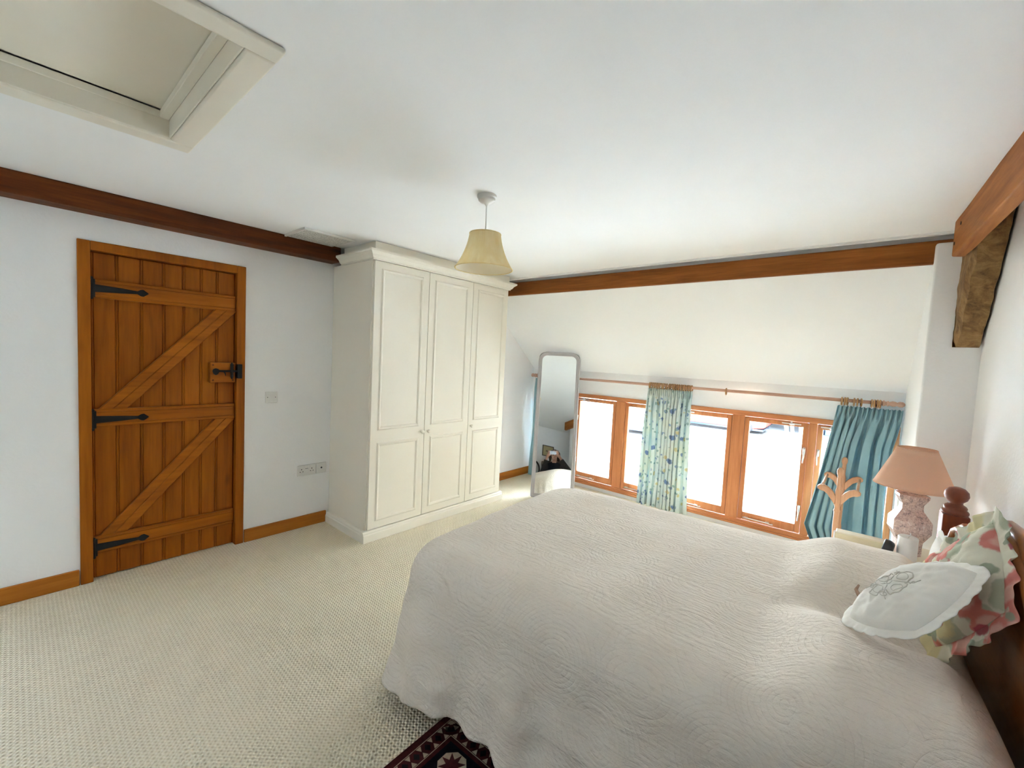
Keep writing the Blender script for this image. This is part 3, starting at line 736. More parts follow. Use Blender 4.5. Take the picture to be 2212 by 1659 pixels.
# ------------------------------------------------------------------ window run: three double casements
def window():
    t = thing('window_1', 'long low window of six timber casements in the far wall', 'window', (-1.55, WNY, .045), kind='structure')
    z0, z1 = .045, 1.103; yi, yo = WNY-.012, WNY+.085
    m = MB()
    m.box(-3.262, .157, yi, yo, 1.058, z1); obj('head_rail', m, M['winx'], t, bevel=.004)
    m = MB(); m.box(-3.262, .157, yi, yo, z0, .098); m.box(-3.262, .157, yi-.014, yo, z0, .062); m.box(-3.262, .157, yi-.007, yo, .062, .080)
    obj('sill_rail', m, M['winx'], t, bevel=.004)
    for a, b in ((-3.262,-3.222), (-2.181,-2.073), (-1.001,-.897), (.117,.157)):
        m = MB(); m.box(a, b, yi, yo, .098, 1.058); obj('post', m, M['win'], t, bevel=.005)
    for a, b in ((-2.745,-2.688), (-1.566,-1.509), (-.410,-.353)):
        m = MB(); m.box(a, b, yi+.002, yo, .098, 1.058); obj('mullion', m, M['win'], t, bevel=.005)
    lights = [(-3.222,-2.745), (-2.688,-2.181), (-2.073,-1.566), (-1.509,-1.001), (-.897,-.410), (-.353,.117)]
    hw = {1: 'L', 4: 'R', 5: 'L', 0: 'R', 2: 'R', 3: 'L'}
    for k, (a, b) in enumerate(lights):
        ys0, ys1 = yi+.006, yi+.050; sw = .040; g0, g1 = .175, 1.014
        m = MB(); m.box(a+.003, a+sw, ys0, ys1, .103, 1.053); m.box(b-sw, b-.003, ys0, ys1, .103, 1.053)
        m.box(a+sw, b-sw, ys0, ys1, .103, g0); m.box(a+sw, b-sw, ys0, ys1, g1, 1.053)
        s = obj('sash', m, M['win'], t, bevel=.004)
        obj('pane', MB().box(a+sw-.004, b-sw+.004, yi+.026, yi+.031, g0-.004, g1+.004), M['glass'], s)
        sg = -1 if hw[k] == 'L' else 1
        xh = (a+sw*.5) if hw[k] == 'L' else (b-sw*.5)
        for zh in (.80, .30):
            m = MB(); m.box(xh-.009, xh+.009, ys0-.006, ys0, zh-.012, zh+.045); m.tube([(xh, ys0-.006, zh+.03), (xh, ys0-.026, zh+.03)], .007, 10)
            m.tube([(xh, ys0-.026, zh+.036), (xh+.004*sg, ys0-.030, zh-.02), (xh, ys0-.026, zh-.085)], [.007,.006,.0045], 10)
            obj('handle', m, M['chrome'], s, smooth=True)
        m = MB(); zc = .128; xa, xb = (a+.05, a+.05+.24)
        m.tube([(xa, ys0-.014, zc), (xb-.05, ys0-.014, zc), (xb-.02, ys0-.014, zc-.006), (xb, ys0-.014, zc-.002)], [.006,.006,.005,.007], 10); m.box(xb-.06, xb-.03, ys0-.012, ys0, zc-.008, zc+.008); m.box(xa+.01, xa+.04, ys0-.012, ys0, zc-.008, zc+.008)
        obj('casement_stay', m, M['chrome'], s, smooth=True)
        m = MB(); xc = (b-.125) if hw[k] == 'R' else (a+.095); zc = 1.034
        m.box(xc-.07, xc+.07, ys0-.006, ys0, zc-.005, zc+.005); m.tube([(xc-.012, ys0-.014, zc), (xc+.022, ys0-.014, zc)], .0085, 10); m.box(xc-.006, xc+.006, ys0-.012, ys0, zc-.012, zc+.018)
        obj('window_catch', m, M['chrome'], s)
window()
def fill_rooflight():  # unseen source added to lift the door wall and floor
    a, b, e, g = RL
    t = thing('added_rooflight', 'unseen skylight added behind the photographer to brighten the room', 'window', ((a+b)/2, (e+g)/2, 3.10), kind='structure')
    m = MB(); z0, z1 = 3.14, 3.22
    m.box(a, a+.05, e, g, z0, z1); m.box(b-.05, b, e, g, z0, z1); m.box(a+.05, b-.05, e, e+.05, z0, z1); m.box(a+.05, b-.05, g-.05, g, z0, z1); obj('window_frame', m, M['win'], t, bevel=.004)
    obj('pane', MB().box(a+.04, b-.04, e+.04, g-.04, 3.17, 3.176), M['glass'], t)
fill_rooflight()
# ------------------------------------------------------------------ curtains, pole, rings
POLY, POLZ = 4.272, 1.277
def curtains():
    t = thing('curtain_pole', 'long pale wooden curtain pole with turned finials above the window', 'curtain pole', (-1.55, POLY, POLZ))
    m = MB(); m.tube([(-3.235, POLY, POLZ), (.065, POLY, POLZ)], .0135, 16); obj('pole_rod', m, M['pole'], t, smooth=True)
    fin = [(.0135,0),(.0205,.004),(.0205,.010),(.014,.016),(.0215,.034),(.0175,.052),(.0125,.058),(.0215,.074),(.0195,.092),(.010,.102),(.002,.105)]
    m = MB(); m.lathe(fin, (.062, POLY, POLZ), 20, (1,0,0)); obj('finial', m, M['pole'], t, smooth=True)
    m = MB(); m.lathe([(r*1.1, h*.9) for r, h in fin], (-3.235, POLY, POLZ), 20, (-1,0,0)); obj('finial', m, M['pole'], t, smooth=True)
    for x in (-3.20, -1.575, .045):
        m = MB(); m.box(x-.012, x+.012, POLY+.010, WNY, POLZ-.018, POLZ+.012); m.torus((x,POLY,POLZ), (1,0,0), .0185, .005, 20, 8); obj('bracket', m, M['pole'], t)
    def ring(x, label, group, tilt):
        m = MB(); m.torus((0,0,0), (1,0,0), .0270, .0058, 28, 10)
        o = obj('curtain_ring', m, M['ring'], None, smooth=True); o.location = (x, POLY, POLZ-.0076); o.rotation_euler = (0, 0, tilt)
        tag(o, label, 'curtain ring', group)
        m = MB(); m.torus((0,0,-.0385), (0,1,0), .0045, .0012, 12, 6); obj('eyelet', m, M['chrome'], o, local=True)
        return o
    def more(r, x, tilt, label=None, group=None):
        c = copy_tree(r); c.location = (x, POLY, POLZ-.0076); c.rotation_euler = (0,0,tilt)
        if label:
            c['label'] = label
            if group: c['group'] = group
            elif 'group' in c: del c['group']
        return c
    r0 = ring(-1.780, 'brown wooden curtain ring bunched above the floral curtain', 'rings above the floral curtain', .2)
    for k in range(1, 22): more(r0, -1.780+.0195*k+random.uniform(-.003,.003)+(.010 if k > 9 else 0), random.uniform(-.15,.15))
    g = 'brown wooden curtain ring bunched above the plain teal curtain'
    for x in (-.205, -.186, -.170, -.128, -.108, -.085, -.022, -.006, .010, .026): more(r0, x, random.uniform(-.15,.15), g, 'rings above the teal curtain')
    more(r0, -1.052, .12, 'single brown curtain ring hanging alone midway along the pole')
    g = 'brown wooden curtain ring on the pole behind the standing mirror'
    for x in (-3.17,-3.15,-3.125,-3.10,-3.07): more(r0, x, .1, g, 'rings behind the mirror')

    def curtain(name, label, xl, xr, zt, zb, nf, amp, mat, seed, y=POLY):
        def fn(u, v):
            z = lerp(zt, zb, v)
            l = xl(z); r = xr(z)
            pin = 1-.55*exp(-((1-v)*0+v)*9)
            w = u*nf+.35*sin(u*9+seed)+.18*sin(v*3+u*5+seed)
            a = amp*(.45+.55*sstep(0,.25,v))*(.6+.4*noise.noise(Vector((u*6, v*1.2, seed))))
            yy = y + a*(1.0-2.0*abs(sin(pi*w))**.55) + .012*noise.noise(Vector((u*14, v*4, seed+2)))
            x = lerp(l, r, u) + .010*sin(4*pi*w)*sstep(0,.2,v)
            top = .012*abs(sin(2*pi*w))*exp(-v*40)
            if v < .085:   # gathered heading
                yy = y + lerp(.020*sin(2*pi*u*nf*2.0), yy-y, sstep(.03,.085,v))
            return (x, yy, z+top)
        m = MB(); m.grid(fn, nf*22, 70)
        o = obj(name, m, mat, None, smooth=True, solid=.0025, origin=((xl(zb)+xr(zb))/2, y, zb))
        tag(o, label, 'curtain')
        return o
    curtain('curtain', 'pale blue-green floral curtain bunched in the middle of the window', lambda z: lerp(-1.822, -1.790, (z-.03)/1.21), lambda z: lerp(-1.310, -1.348, (z-.03)/1.21),
            1.236, .032, 11, .054, M['floralc'], 1.3, POLY-.012)
    def rl(z):
        if z > .24: return lerp(-.368, -.228, ((z-.24)/.98)**1.0)
        return lerp(-.280, -.368, (z-.03)/.21)
    def rr(z): return lerp(.122, .158, sstep(.9, 1.2, z)) - .015*sin(max(0, min(1, (1.22-z)/1.2))*pi)
    curtain('curtain', 'plain teal blue curtain gathered by the pier behind the lamp', rl, rr, 1.226, .035, 7, .066, M['blue'], 4.1, POLY-.018)
    curtain('curtain', 'teal blue curtain edge hanging half hidden behind the standing mirror', lambda z: lerp(-3.305, -3.262, sstep(.0,.9,z)), lambda z: lerp(-2.86, -2.98, z/1.2), 1.235, .010, 7, .034, M['blue'], 8.7)
curtains()

# ------------------------------------------------------------------ bed
BA = .06
BO = V(.320, 1.90, 0)                       # middle of the headboard's front face
BU = V(-1, -BA, 0).normalized()             # towards the foot
BV = V(-BA, 1, 0).normalized()              # towards the window
def B(u, v, z): return BO+BU*u+BV*v+V(0,0,z)
def bed():
    t = thing('bed', 'double bed with red-brown turned posts and shaped headboard', 'bed', (BO.x, BO.y, 0))
    HW = .765
    # headboard: serpentine top
    def top(v):
        a = abs(v)/HW
        pts = [(0, 1.062), (.10, 1.060), (.24, 1.01), (.40, .932), (.50, .910), (.60, .924), (.66, .926), (.74, .905), (.86, .81), (1.0, .72)]
        for (p, h), (q, k) in zip(pts[:-1], pts[1:]):
            if a <= q:
                s = (a-p)/(q-p); s = s*s*(3-2*s) if h != k else s; return lerp(h, k, s*.75+.25*(a-p)/(q-p))
        return pts[-1][1]
    m = MB(); n = 80; vs = []; fs = []
    for i in range(n+1):
        v = lerp(-HW, HW, i/n); z = top(v)
        vs += [B(0, v, .30), B(0, v, z-.012), B(-.006, v, z-.003), B(-.028, v, z), B(-.040, v, z-.008), B(-.040, v, .30)]
    for i in range(n):
        for k in range(6): fs.append([i*6+k, i*6+(k+1)%6, (i+1)*6+(k+1)%6, (i+1)*6+k])
    fs.append(list(range(6))[::-1]); fs.append([n*6+k for k in range(6)])
    m.add(vs, fs); hb = obj('headboard', m, M['hb'], t, smooth=True)
    # rounded rail following the top
    m = MB(); m.tube([B(.004, v, top(v)-.030) for v in [lerp(-HW*.98, HW*.98, i/70) for i in range(71)]], .013, 10); obj('top_moulding', m, M['hb'], hb, smooth=True)
    for s in (-1, 1):
        c = B(-.030, s*(HW+.035), 0); m = MB()
        m.obox(c+V(0,0,.445), BU, BV, (0,0,1), .043, .043, .445)
        pr = [(.043,.89),(.046,.897),(.044,.906),(.036,.912),(.040,.920),(.034,.928),(.022,.936),(.024,.944),(.036,.956),(.041,.972),(.038,.990),(.026,1.004),(.010,1.010)]
        m.lathe(pr, (c.x, c.y, 0), 28)
        obj('headboard_post', m, M['mahog'], t, bevel=.006)
    m = MB(); m.obox(B(.945, .02, .24), BU, BV, (0,0,1), .90, .64, .09); obj('bed_base', m, M['mahog'], t, bevel=.01)
    m = MB(); m.obox(B(.945, .02, .437), BU, BV, (0,0,1), .88, .64, .105); obj('mattress', m, M['cloth2'], t, bevel=.05, segs=4)
    for u, v in ((.25,.6),(.25,-.6),(1.75,.6),(1.75,-.6)):
        m = MB(); c = B(u, v, 0); m.lathe([(.022,0),(.030,.03),(.035,.15)], (c.x,c.y,0), 16); obj('leg', m, M['mahog'], t)
    return t
BED = bed()

def spread_top(u, v):
    """height of the bedspread's upper surface in bed coordinates"""
    z = .632 - .010*(v/.75)**2
    # two sleeping pillows under the head end
    pu = sstep(.02, .16, u)*(1-sstep(.36, .58, u))
    for c in (-.40, .40):
        pv = exp(-(abs(v-c)/.315)**4)
        z += .100*pu*pv
    z -= .10*(1-sstep(0, .07, u))
    z -= .048*exp(-((u-.17)/.10)**2-((v-.0)/.15)**2) + .026*exp(-((u-.24)/.13)**2-((v+.12)/.22)**2)
    z += .010*noise.noise(Vector((u*2.2, v*2.2, 1))) + .006*noise.noise(Vector((u*5, v*5, 4)))
    return z
def bedspread():
    L, W, Wn, R, r = 1.965, .775, .700, .24, .15
    per = []
    def addp(u, v, n): per.append((u, v, n))
    ns, na, nf = 130, 46, 90
    for i in range(ns): addp(lerp(.035, L-R, i/ns), -Wn, V(0,-1,0))
    for i in range(na): a = lerp(-pi/2, 0, i/na); addp(L-R+R*cos(a), -Wn+R+R*sin(a), V(cos(a), sin(a), 0))
    for i in range(nf): addp(L, lerp(-Wn+R, W-R, i/nf), V(1,0,0))
    for i in range(na): a = lerp(0, pi/2, i/na); addp(L-R+R*cos(a), W-R+R*sin(a), V(cos(a), sin(a), 0))
    for i in range(ns+1): addp(lerp(L-R, .035, i/ns), W, V(0,1,0))
    NP = len(per); arc = [0]
    for i in range(1, NP): arc.append(arc[-1]+hypot(per[i][0]-per[i-1][0], per[i][1]-per[i-1][1]))
    nt_, nr_, nd_ = 44, 14, 46
    m = MB(); rows = []
    for i, (pu, pv, n) in enumerate(per):
        s = arc[i]; col = []
        su = min(pu, L-.75); S = V(su, 0, 0); P = V(pu, pv, 0); I = P-n*r
        for k in range(nt_):
            q = S.lerp(I, k/nt_); col.append(B(q.x, q.y, spread_top(q.x, q.y)))
        zt = spread_top(I.x, I.y)
        corner = exp(-((s-arc[ns+na//2])/.24)**2) + exp(-((s-arc[ns+na+nf+na//2])/.24)**2)
        D = .515 + .018*abs(sin(s*pi/.21)) - .012*corner
        arcL = r*pi/2; zlow = zt-r
        fold = .016*sin(s*2*pi/.36+.8*sin(s*3.1)) + .012*sin(s*2*pi/.17+2) + corner*.012*sin(s*2*pi/.27+.9)
        for k in range(1, nr_+1):
            a = (pi/2)*k/nr_; q = I+n*(r*sin(a)); z = zt-r*(1-cos(a)); col.append(B(q.x, q.y, z))
        drop = max(.05, zlow-.112-.018*(1-abs(sin(s*pi/.21))) - .015*noise.noise(Vector((s*2,0,0))) + .065*corner)
        drop = min(drop, zlow-.012)
        for k in range(1, nd_+1):
            f = k/nd_; z = zlow-drop*f
            near = max(0, -n.y)*1.0
            out = .008*f + .010*f*f + near*.055*f**1.15 + fold*f**.9 + .016*noise.noise(Vector((s*4.5, f*3.2, 9)))*min(1, f*3) + corner*.004*f
            # soft crumples on the hanging sides
            out += .010*noise.noise(Vector((s*9, f*7, 3)))*min(1, f*2)
            q = P+n*out; g_ = f*exp(-((s-arc[ns+na//3])/.20)**2); q.y -= .056*g_; q.x -= .050*f*exp(-((s-arc[ns+na//2])/.30)**2); col.append(B(q.x, q.y, z))
        rows.append(col)
    w = len(rows[0]); vs = [p for c in rows for p in c]; fs = []
    for i in range(NP-1):
        for k in range(w-1): fs.append([i*w+k, i*w+k+1, (i+1)*w+k+1, (i+1)*w+k])
    m.add(vs, fs)
    # hang down behind at the head end
    o = obj('bedspread', m, M['spread'], None, smooth=True, solid=.006, origin=tuple(B(1.0, 0, .0)))
    o.rotation_euler = (0,0,0)
    tag(o, 'off-white quilted bedspread with scalloped hem draped over the bed', 'bedspread')
    wld = o.modifiers.new('wl', 'WELD'); wld.merge_threshold = .0004
    o.modifiers.move(1, 0)
    return o
bedspread()

# ------------------------------------------------------------------ cushions
def cushion(name, label, cat, c, d1, d2, half1, half2, thick, mat, frill_w, frill_mat, waves, power=2.6, seed=0, scallop=False, rnd=.34, edges=False):
    """pillow whose corners lie along d1 and d2 (diagonals) ; front faces n"""
    c = V(*c); e1 = (V(*d1).normalized()); n = e1.cross(V(*d2)).normalized(); e2 = n.cross(e1)
    t = thing(name, label, cat, tuple(c))
    a = (e1+e2).normalized(); b = (e2-e1).normalized()
    if edges: a, b = e1, e2
    def prof(x, y):
        q = max(0, (1-abs(x)**power))*max(0, (1-abs(y)**power)); return q**.5
    def P(x, y, side, extra=0):
        pinch = 1-.05*(1-abs(y))*abs(x)**3
        x0, y0 = x, y; x, y = x*sqrt(1-rnd*y0*y0/2), y*sqrt(1-rnd*x0*x0/2)
        X = a*(x*half1*1.06) + b*(y*half2*1.06); x, y = x0, y0
        wr = .005*noise.noise(Vector((x*3+seed, y*3, side)))+.003*noise.noise(Vector((x*7+seed, y*7, side)))
        return c + X + n*(side*(thick*prof(x,y)+wr*prof(x,y)*2) + extra)
    m = MB(); K = 40
    for side in (1, -1):
        fn = lambda u, v, s=side: P(2*u-1, 2*v-1, s)
        k0 = len(m.v); m.grid(fn, K, K)
        if side < 0:
            m.f[-K*K:] = [q[::-1] for q in m.f[-K*K:]]
    o = obj('cushion_cover', m, mat, t, smooth=True)
    # frill round the edge
    def edge(s):
        s = (s % 1)*4; i = int(s); f = s-i; x, y = [(-1+2*f, -1), (1, -1+2*f), (1-2*f, 1), (-1, 1-2*f)][i]
        return x, y
    m = MB(); NS = 480; fa = .05 if scallop else .13
    def ff(u, v):
        x, y = edge(u); 
        out = (a*(x*abs(x)**3)+b*(y*abs(y)**3)).normalized(); base = P(x*.985, y*.985, 0)
        w = frill_w*(1+(.22*abs(sin(2*pi*u*waves/2)) if scallop else .12*noise.noise(Vector((u*30, seed, 0)))))
        ph = 2*pi*u*waves
        return base + out*(w*v) + n*((fa*frill_w*sin(ph+1.5*noise.noise(Vector((u*9,seed,0))))+.4*fa*frill_w*sin(2.3*ph+seed))*v**.8 - .10*frill_w*v)
    m.grid(ff, NS, 6, closeu=True)
    obj('frill', m, frill_mat, t, smooth=True, solid=.0012)
    return t, P, n
def cushions():
    t, P, n = cushion('floral_cushion', 'rose-print frilled cushion propped against the headboard', 'cushion', (.244, 1.850, .864), (-.13, .53, -.07), (.15, -.07, .47), .152, .152, .046, M['floralp'], .052, M['floralf'], 15, seed=3)
    t, P, n = cushion('white_cushion', 'white embroidered cushion with cutwork edge lying at the front of the pillows', 'cushion', (.118, 1.690, .845), (.196, -.22, .130), (.090, .24, .115), .124, .143, .044, M['white'], .026, M['white'], 20, seed=9, scallop=True, rnd=.55, edges=True)
    m = MB()
    def S(x, y): return P(x, y, 1, .0015)
    def loop(cx, cy, r, a0, a1, th, k=28): m.tube([S(cx+r*cos(lerp(a0,a1,i/k)), cy+r*sin(lerp(a0,a1,i/k))) for i in range(k+1)], th, 6)
    cx, cy, fs = -.16, -.04, 1.0
    loop(cx, cy, .06*fs, 0, 2*pi, .0012)
    for k in range(4):
        a = pi/4+k*pi/2+.3; px, py = cx+.30*fs*cos(a), cy+.30*fs*sin(a)*.8
        loop(px, py, .19*fs, a-1.9, a+1.9, .0017); loop(px, py, .10*fs, 0, 2*pi, .0009)
        b = a+pi/4; qx, qy = cx+.46*fs*cos(b), cy+.46*fs*sin(b)*.8
        m.tube([S(cx+.10*fs*cos(b), cy+.10*fs*sin(b)), S(qx, qy), S(cx+.62*fs*cos(b+.12), cy+.62*fs*sin(b+.12)*.8)], .0012, 6); loop(qx, qy, .05, 0, 2*pi, .001)
    obj('embroidery', m, M['emb'], t)
    m = MB(); p = P(-.2, 1.0, 0); 
    q = P(-1.0, -.35, .2); m.tube([q, q+V(-.012,.012,.006), q+V(-.020,.030,.014), q+V(-.014,.045,.026)], [.004,.006,.005,.003], 8)
    obj('ribbon_tie', m, M['tag'], t, smooth=True)
    pillow_behind()
def pillow_behind():
    t = thing('white_pillow', 'white pillow with scalloped edge standing behind the rose-print cushion', 'pillow', tuple(B(.075, .17, .72)))
    ax = BV; up = (V(0,0,1)-BU*.10).normalized(); n = ax.cross(up).normalized()
    if n.dot(BU) < 0: n = -n
    c = B(.075, .17, .800); hw, hh, th = .27, .075, .030
    def P(x, y, s): 
        q = (max(0,1-abs(x)**4)*max(0,1-abs(y)**2.6))**.5
        return c+ax*(x*hw)+up*(y*hh)+n*(s*th*q)
    m = MB(); K = 30
    for s in (1, -1):
        m.grid(lambda u, v, s=s: P(2*u-1, 2*v-1, s), K, K)
        if s < 0: m.f[-K*K:] = [q[::-1] for q in m.f[-K*K:]]
    obj('pillow_case', m, M['white'], t, smooth=True)
    m = MB()
    def ff(u, v):
        s = (u % 1)*4; i = min(3, int(s)); f = s-i; x, y = [(-1+2*f, -1), (1, -1+2*f), (1-2*f, 1), (-1, 1-2*f)][i]
        L = 60 if i % 2 == 0 else 18
        w = .020+.010*abs(sin(f*pi*(8 if i % 2 == 0 else 3)))
        out = (ax*(x*.8 if abs(x) == 1 else x*.1)+up*(y if abs(y) == 1 else y*.3)).normalized()
        return P(x*.99, y*.99, 0)+out*(w*v)+n*(.003*sin(u*90)*v)
    m.grid(ff, 360, 4, closeu=True); obj('scalloped_edge', m, M['white'], t, smooth=True, solid=.0015)
    return t, P, n
cushions()

# ------------------------------------------------------------------ bedside
TB = .53
def bedside():
    t = thing('bedside_table', 'cream painted bedside cabinet between the bed and the pier', 'bedside table', (.11, 3.10, 0))
    x0, x1, y0, y1 = -.125, .345, 2.88, 3.31
    m = MB(); m.box(x0+.015, x1-.015, y0+.015, y1-.015, .05, TB-.022); obj('body', m, M['night'], t, bevel=.004)
    m = MB(); m.box(x0, x1, y0, y1, TB-.022, TB); obj('table_top', m, M['night'], t, bevel=.006)
    for z0, z1 in ((.36,.49), (.20,.34)):
        m = MB(); m.box(x0, x0+.016, y0+.04, y1-.04, z0, z1); d = obj('drawer', m, M['night'], t, bevel=.003)
        m = MB(); m.lathe([(.006,0),(.006,.012),(.013,.018),(.010,.026),(.003,.028)], (x0, (y0+y1)/2, (z0+z1)/2), 14, (-1,0,0)); obj('knob', m, M['night'], d, smooth=True)
    for x in (x0+.03, x1-.03):
        for y in (y0+.03, y1-.03): m = MB(); m.box(x-.018, x+.018, y-.018, y+.018, 0, .05); obj('foot', m, M['night'], t)
    # box
    t = thing('card_box', 'shallow cream box standing on edge on the bedside cabinet beside the clock', 'box', (-.02, 3.02, TB))
    m = MB(); m.prism([(-.117,3.0,TB),(.112,2.985,TB),(.112,2.985,TB+.068),(-.117,3.0,TB+.062)], (0,.028,0)); obj('box_front', m, M['cfront'], t, bevel=.002)
    m = MB(); m.prism([(-.1175,2.999,TB),(-.1175,3.029,TB),(-.1175,3.029,TB+.063),(-.1175,2.999,TB+.063)], (-.007,0,0)); obj('box_end', m, M['cside'], t)
    # clock
    t = thing('alarm_clock', 'small round black alarm clock in front of the candle', 'clock', (.098, 2.955, TB))
    c = V(.100, 2.955, TB+.052); ax = V(-.92, .10, .16).normalized()
    m = MB(); m.lathe([(.034,-.028),(.044,-.022),(.050,-.006),(.050,.012),(.046,.016)], c, 28, ax); obj('case', m, M['clockbody'], t, smooth=True)
    m = MB(); m.lathe([(.044,.0155),(.044,.017)], c, 28, ax); obj('dial', m, M['clockface'], t)
    m = MB(); m.box(.088, .118, 2.935, 2.975, TB, TB+.010); obj('foot', m, M['clockbody'], t, bevel=.003)
    # candle
    t = thing('pillar_candle', 'thick white pillar candle in front of the marble lamp', 'candle', (.180, 2.975, TB))
    m = MB(); m.lathe([(.038,0),(.040,.004),(.040,.132),(.037,.137),(.030,.134),(.012,.130),(.001,.130)], (.180,2.975,TB), 32); obj('wax', m, M['wax'], t, smooth=True)
    m = MB(); m.tube([(.180,2.975,TB+.128),(.183,2.974,TB+.139),(.188,2.974,TB+.150),(.186,2.974,TB+.157)], [.0022,.0024,.003,.002], 8); obj('wick', m, M['wax'], t)
    # lamp: hexagonal marble baluster
    x, y = .188, 3.15
    t = thing('table_lamp', 'pink speckled marble table lamp with peach cone shade on the bedside cabinet', 'lamp', (x, y, TB))
    prof = [(.060,0),(.060,.050),(.062,.075),(.090,.125),(.092,.130),(.092,.185),(.090,.190),(.054,.240),(.051,.250),(.051,.275),(.072,.310),(.072,.325),(.030,.335)]
    m = MB(); m.lathe([(r, h) for r, h in prof], (x, y, TB), 6, (0,0,1)); base = obj('lamp_base', m, M['marble'], t)
    m = MB(); m.lathe([(.010,.33),(.010,.36),(.017,.365),(.017,.42),(.013,.425)], (x,y,TB), 14); obj('lamp_holder', m, M['plastic'], t)
    zt, zb, rt, rb = TB+.572, TB+.365, .080, .166
    m = MB(); m.grid(lambda u, v: (x+lerp(rt,rb,v)*cos(2*pi*u), y+lerp(rt,rb,v)*sin(2*pi*u), lerp(zt,zb,v)), 64, 8, closeu=True); sh = obj('lamp_shade', m, M['peach'], t, smooth=True, solid=.0015)
    m = MB(); m.torus((x,y,zt),(0,0,1),rt,.0022,48,8); obj('shade_rim', m, M['peach'], sh, smooth=True); m = MB(); m.torus((x,y,zb),(0,0,1),rb,.0022,64,8); obj('shade_rim', m, M['peach'], sh, smooth=True)
    m = MB()
    for k in range(3):
        a = 2*pi*k/3+.4; m.tube([(x+.014*cos(a), y+.014*sin(a), TB+.425), (x+rt*cos(a), y+rt*sin(a), zt-.004)], .0015, 6)
    obj('shade_carrier', m, M['chrome'], sh)
bedside()

# ------------------------------------------------------------------ towel stand by the window
def towel_stand():
    t = thing('towel_stand', 'pale beech towel stand with turned posts standing by the teal curtain', 'towel stand', (-.15, 3.93, 0))
    ya, yb = 3.665, 4.165
    xc = -.146
    def post(y):
        m = MB()
        pr = [(.017,.06),(.019,.30),(.0145,.33),(.017,.44),(.0155,.535),(.0205,.545),(.0155,.556),(.0145,.575),(.0195,.583),(.0155,.592),(.018,.600),(.018,.68),(.015,.695),(.0115,.715),(.0135,.765),(.0120,.785),(.016,.797),(.0195,.812),(.0180,.830),(.010,.842),(.002,.845)]
        m.lathe(pr, (xc, y, 0), 20); return m
    for y in (ya, yb):
        p = obj('post', post(y), M['rail'], t, smooth=True)
        for s in (-1, 1):
            m = MB(); pts = []
            def outline():
                top = [(.012,.645),(.030,.674),(.055,.698),(.082,.710),(.106,.708),(.120,.694)]
                bot = [(.118,.678),(.102,.668),(.080,.664),(.060,.650),(.040,.620),(.015,.585)]
                return top+bot
            m.prism([(xc+s*a, y-.014, z) for a, z in outline()], (0, .028, 0)); obj('wing_bracket', m, M['rail'], t, bevel=.005, segs=3)
        m = MB()
        for s in (-1, 1):
            m.prism([(xc, y-.013, .10), (xc+s*.04, y-.013, .085), (xc+s*.17, y-.013, .0), (xc+s*.13, y-.013, 0), (xc+s*.03, y-.013, .045), (xc, y-.013, .05)], (0, .026, 0))
        obj('foot', m, M['rail'], t, bevel=.005)
    for s in (-1, 1):
        m = MB(); m.tube([(xc+s*.098, ya+.002, .688), (xc+s*.098, yb-.002, .688)], .0085, 12); obj('rail', m, M['rail'], t, smooth=True)
    m = MB(); m.tube([(xc, ya, .13), (xc, yb, .13)], .010, 12); obj('rail', m, M['rail'], t, smooth=True)
towel_stand()

# ------------------------------------------------------------------ rug under the near side of the bed
def rug():
    t = thing('rug', 'dark red and navy patterned rug tucked under the near side of the bed', 'rug', (-.60, .74, 0))
    ang = radians(2.0)
    ex = V(cos(ang), sin(ang), 0); ey = V(-sin(ang), cos(ang), 0); c0 = V(-1.235, 1.165, 0)     # corner seen by the foot
    W, Lx = .95, 1.45
    def P(a, b, z): return c0+ex*a-ey*b+V(0,0,z)
    def quad(m, a0, a1, b0, b1, z0, z1):
        m.obox(P((a0+a1)/2, (b0+b1)/2, (z0+z1)/2), ex, ey, (0,0,1), (a1-a0)/2, (b1-b0)/2, (z1-z0)/2)
    m = MB(); quad(m, 0, Lx, 0, W, .001, .009); obj('rug_pile', m, M['rug'], t, bevel=.003)
    m = MB(); quad(m, .102, Lx-.102, .102, W-.102, .009, .0098); obj('rug_field', m, M['rugblue'], t)
    m = MB(); mb = MB()
    def tri(mm, pts, z=.0094): mm.prism([P(a, b, z-.0008) for a, b in pts], (0,0,.0012))
    step = .052
    def border(n, f):
        for k in range(n):
            s = .036+k*step
            q = .022
            tri(m, [f(s, .034), f(s+q, .034), f(s+q/2, .054)]); tri(m, [f(s, .080), f(s+q, .080), f(s+q/2, .060)])
            tri(mb, [f(s+q+.002, .057), f(s+q+.015, .040), f(s+q+.028, .057), f(s+q+.015, .074)])
    border(26, lambda a, b: (a, b)); border(17, lambda a, b: (b, a)); border(17, lambda a, b: (Lx-b, a)); border(26, lambda a, b: (a, W-b))
    for b in (.030, .084):
        quad(m, b, Lx-b, b-.0012, b+.0012, .009, .0098); quad(m, b-.0012, b+.0012, b, W-b, .009, .0098)
    # octagonal star medallions in the field
    for a0, b0 in ((.178,.168), (.178,.46), (.178,.72), (.50,.168), (.80,.168), (1.10,.168), (.50,.46), (.80,.46)):
        tri(m, [(a0+.056*cos(pi/8+k*pi/4), b0+.056*sin(pi/8+k*pi/4)) for k in range(8)], .0104)
    st = MB()
    for a0, b0 in ((.178,.168), (.178,.46), (.178,.72), (.50,.168), (.80,.168), (1.10,.168), (.50,.46), (.80,.46)):
        tri(st, [((.050 if k % 2 == 0 else .024)*cos(k*pi/8)+a0, (.050 if k % 2 == 0 else .024)*sin(k*pi/8)+b0) for k in range(16)], .0112)
    obj('cream_border_pattern', m, M['rugcream'], t); obj('black_border_pattern', mb, M['rugblack'], t); obj('star_pattern', st, M['rug'], t)
rug()

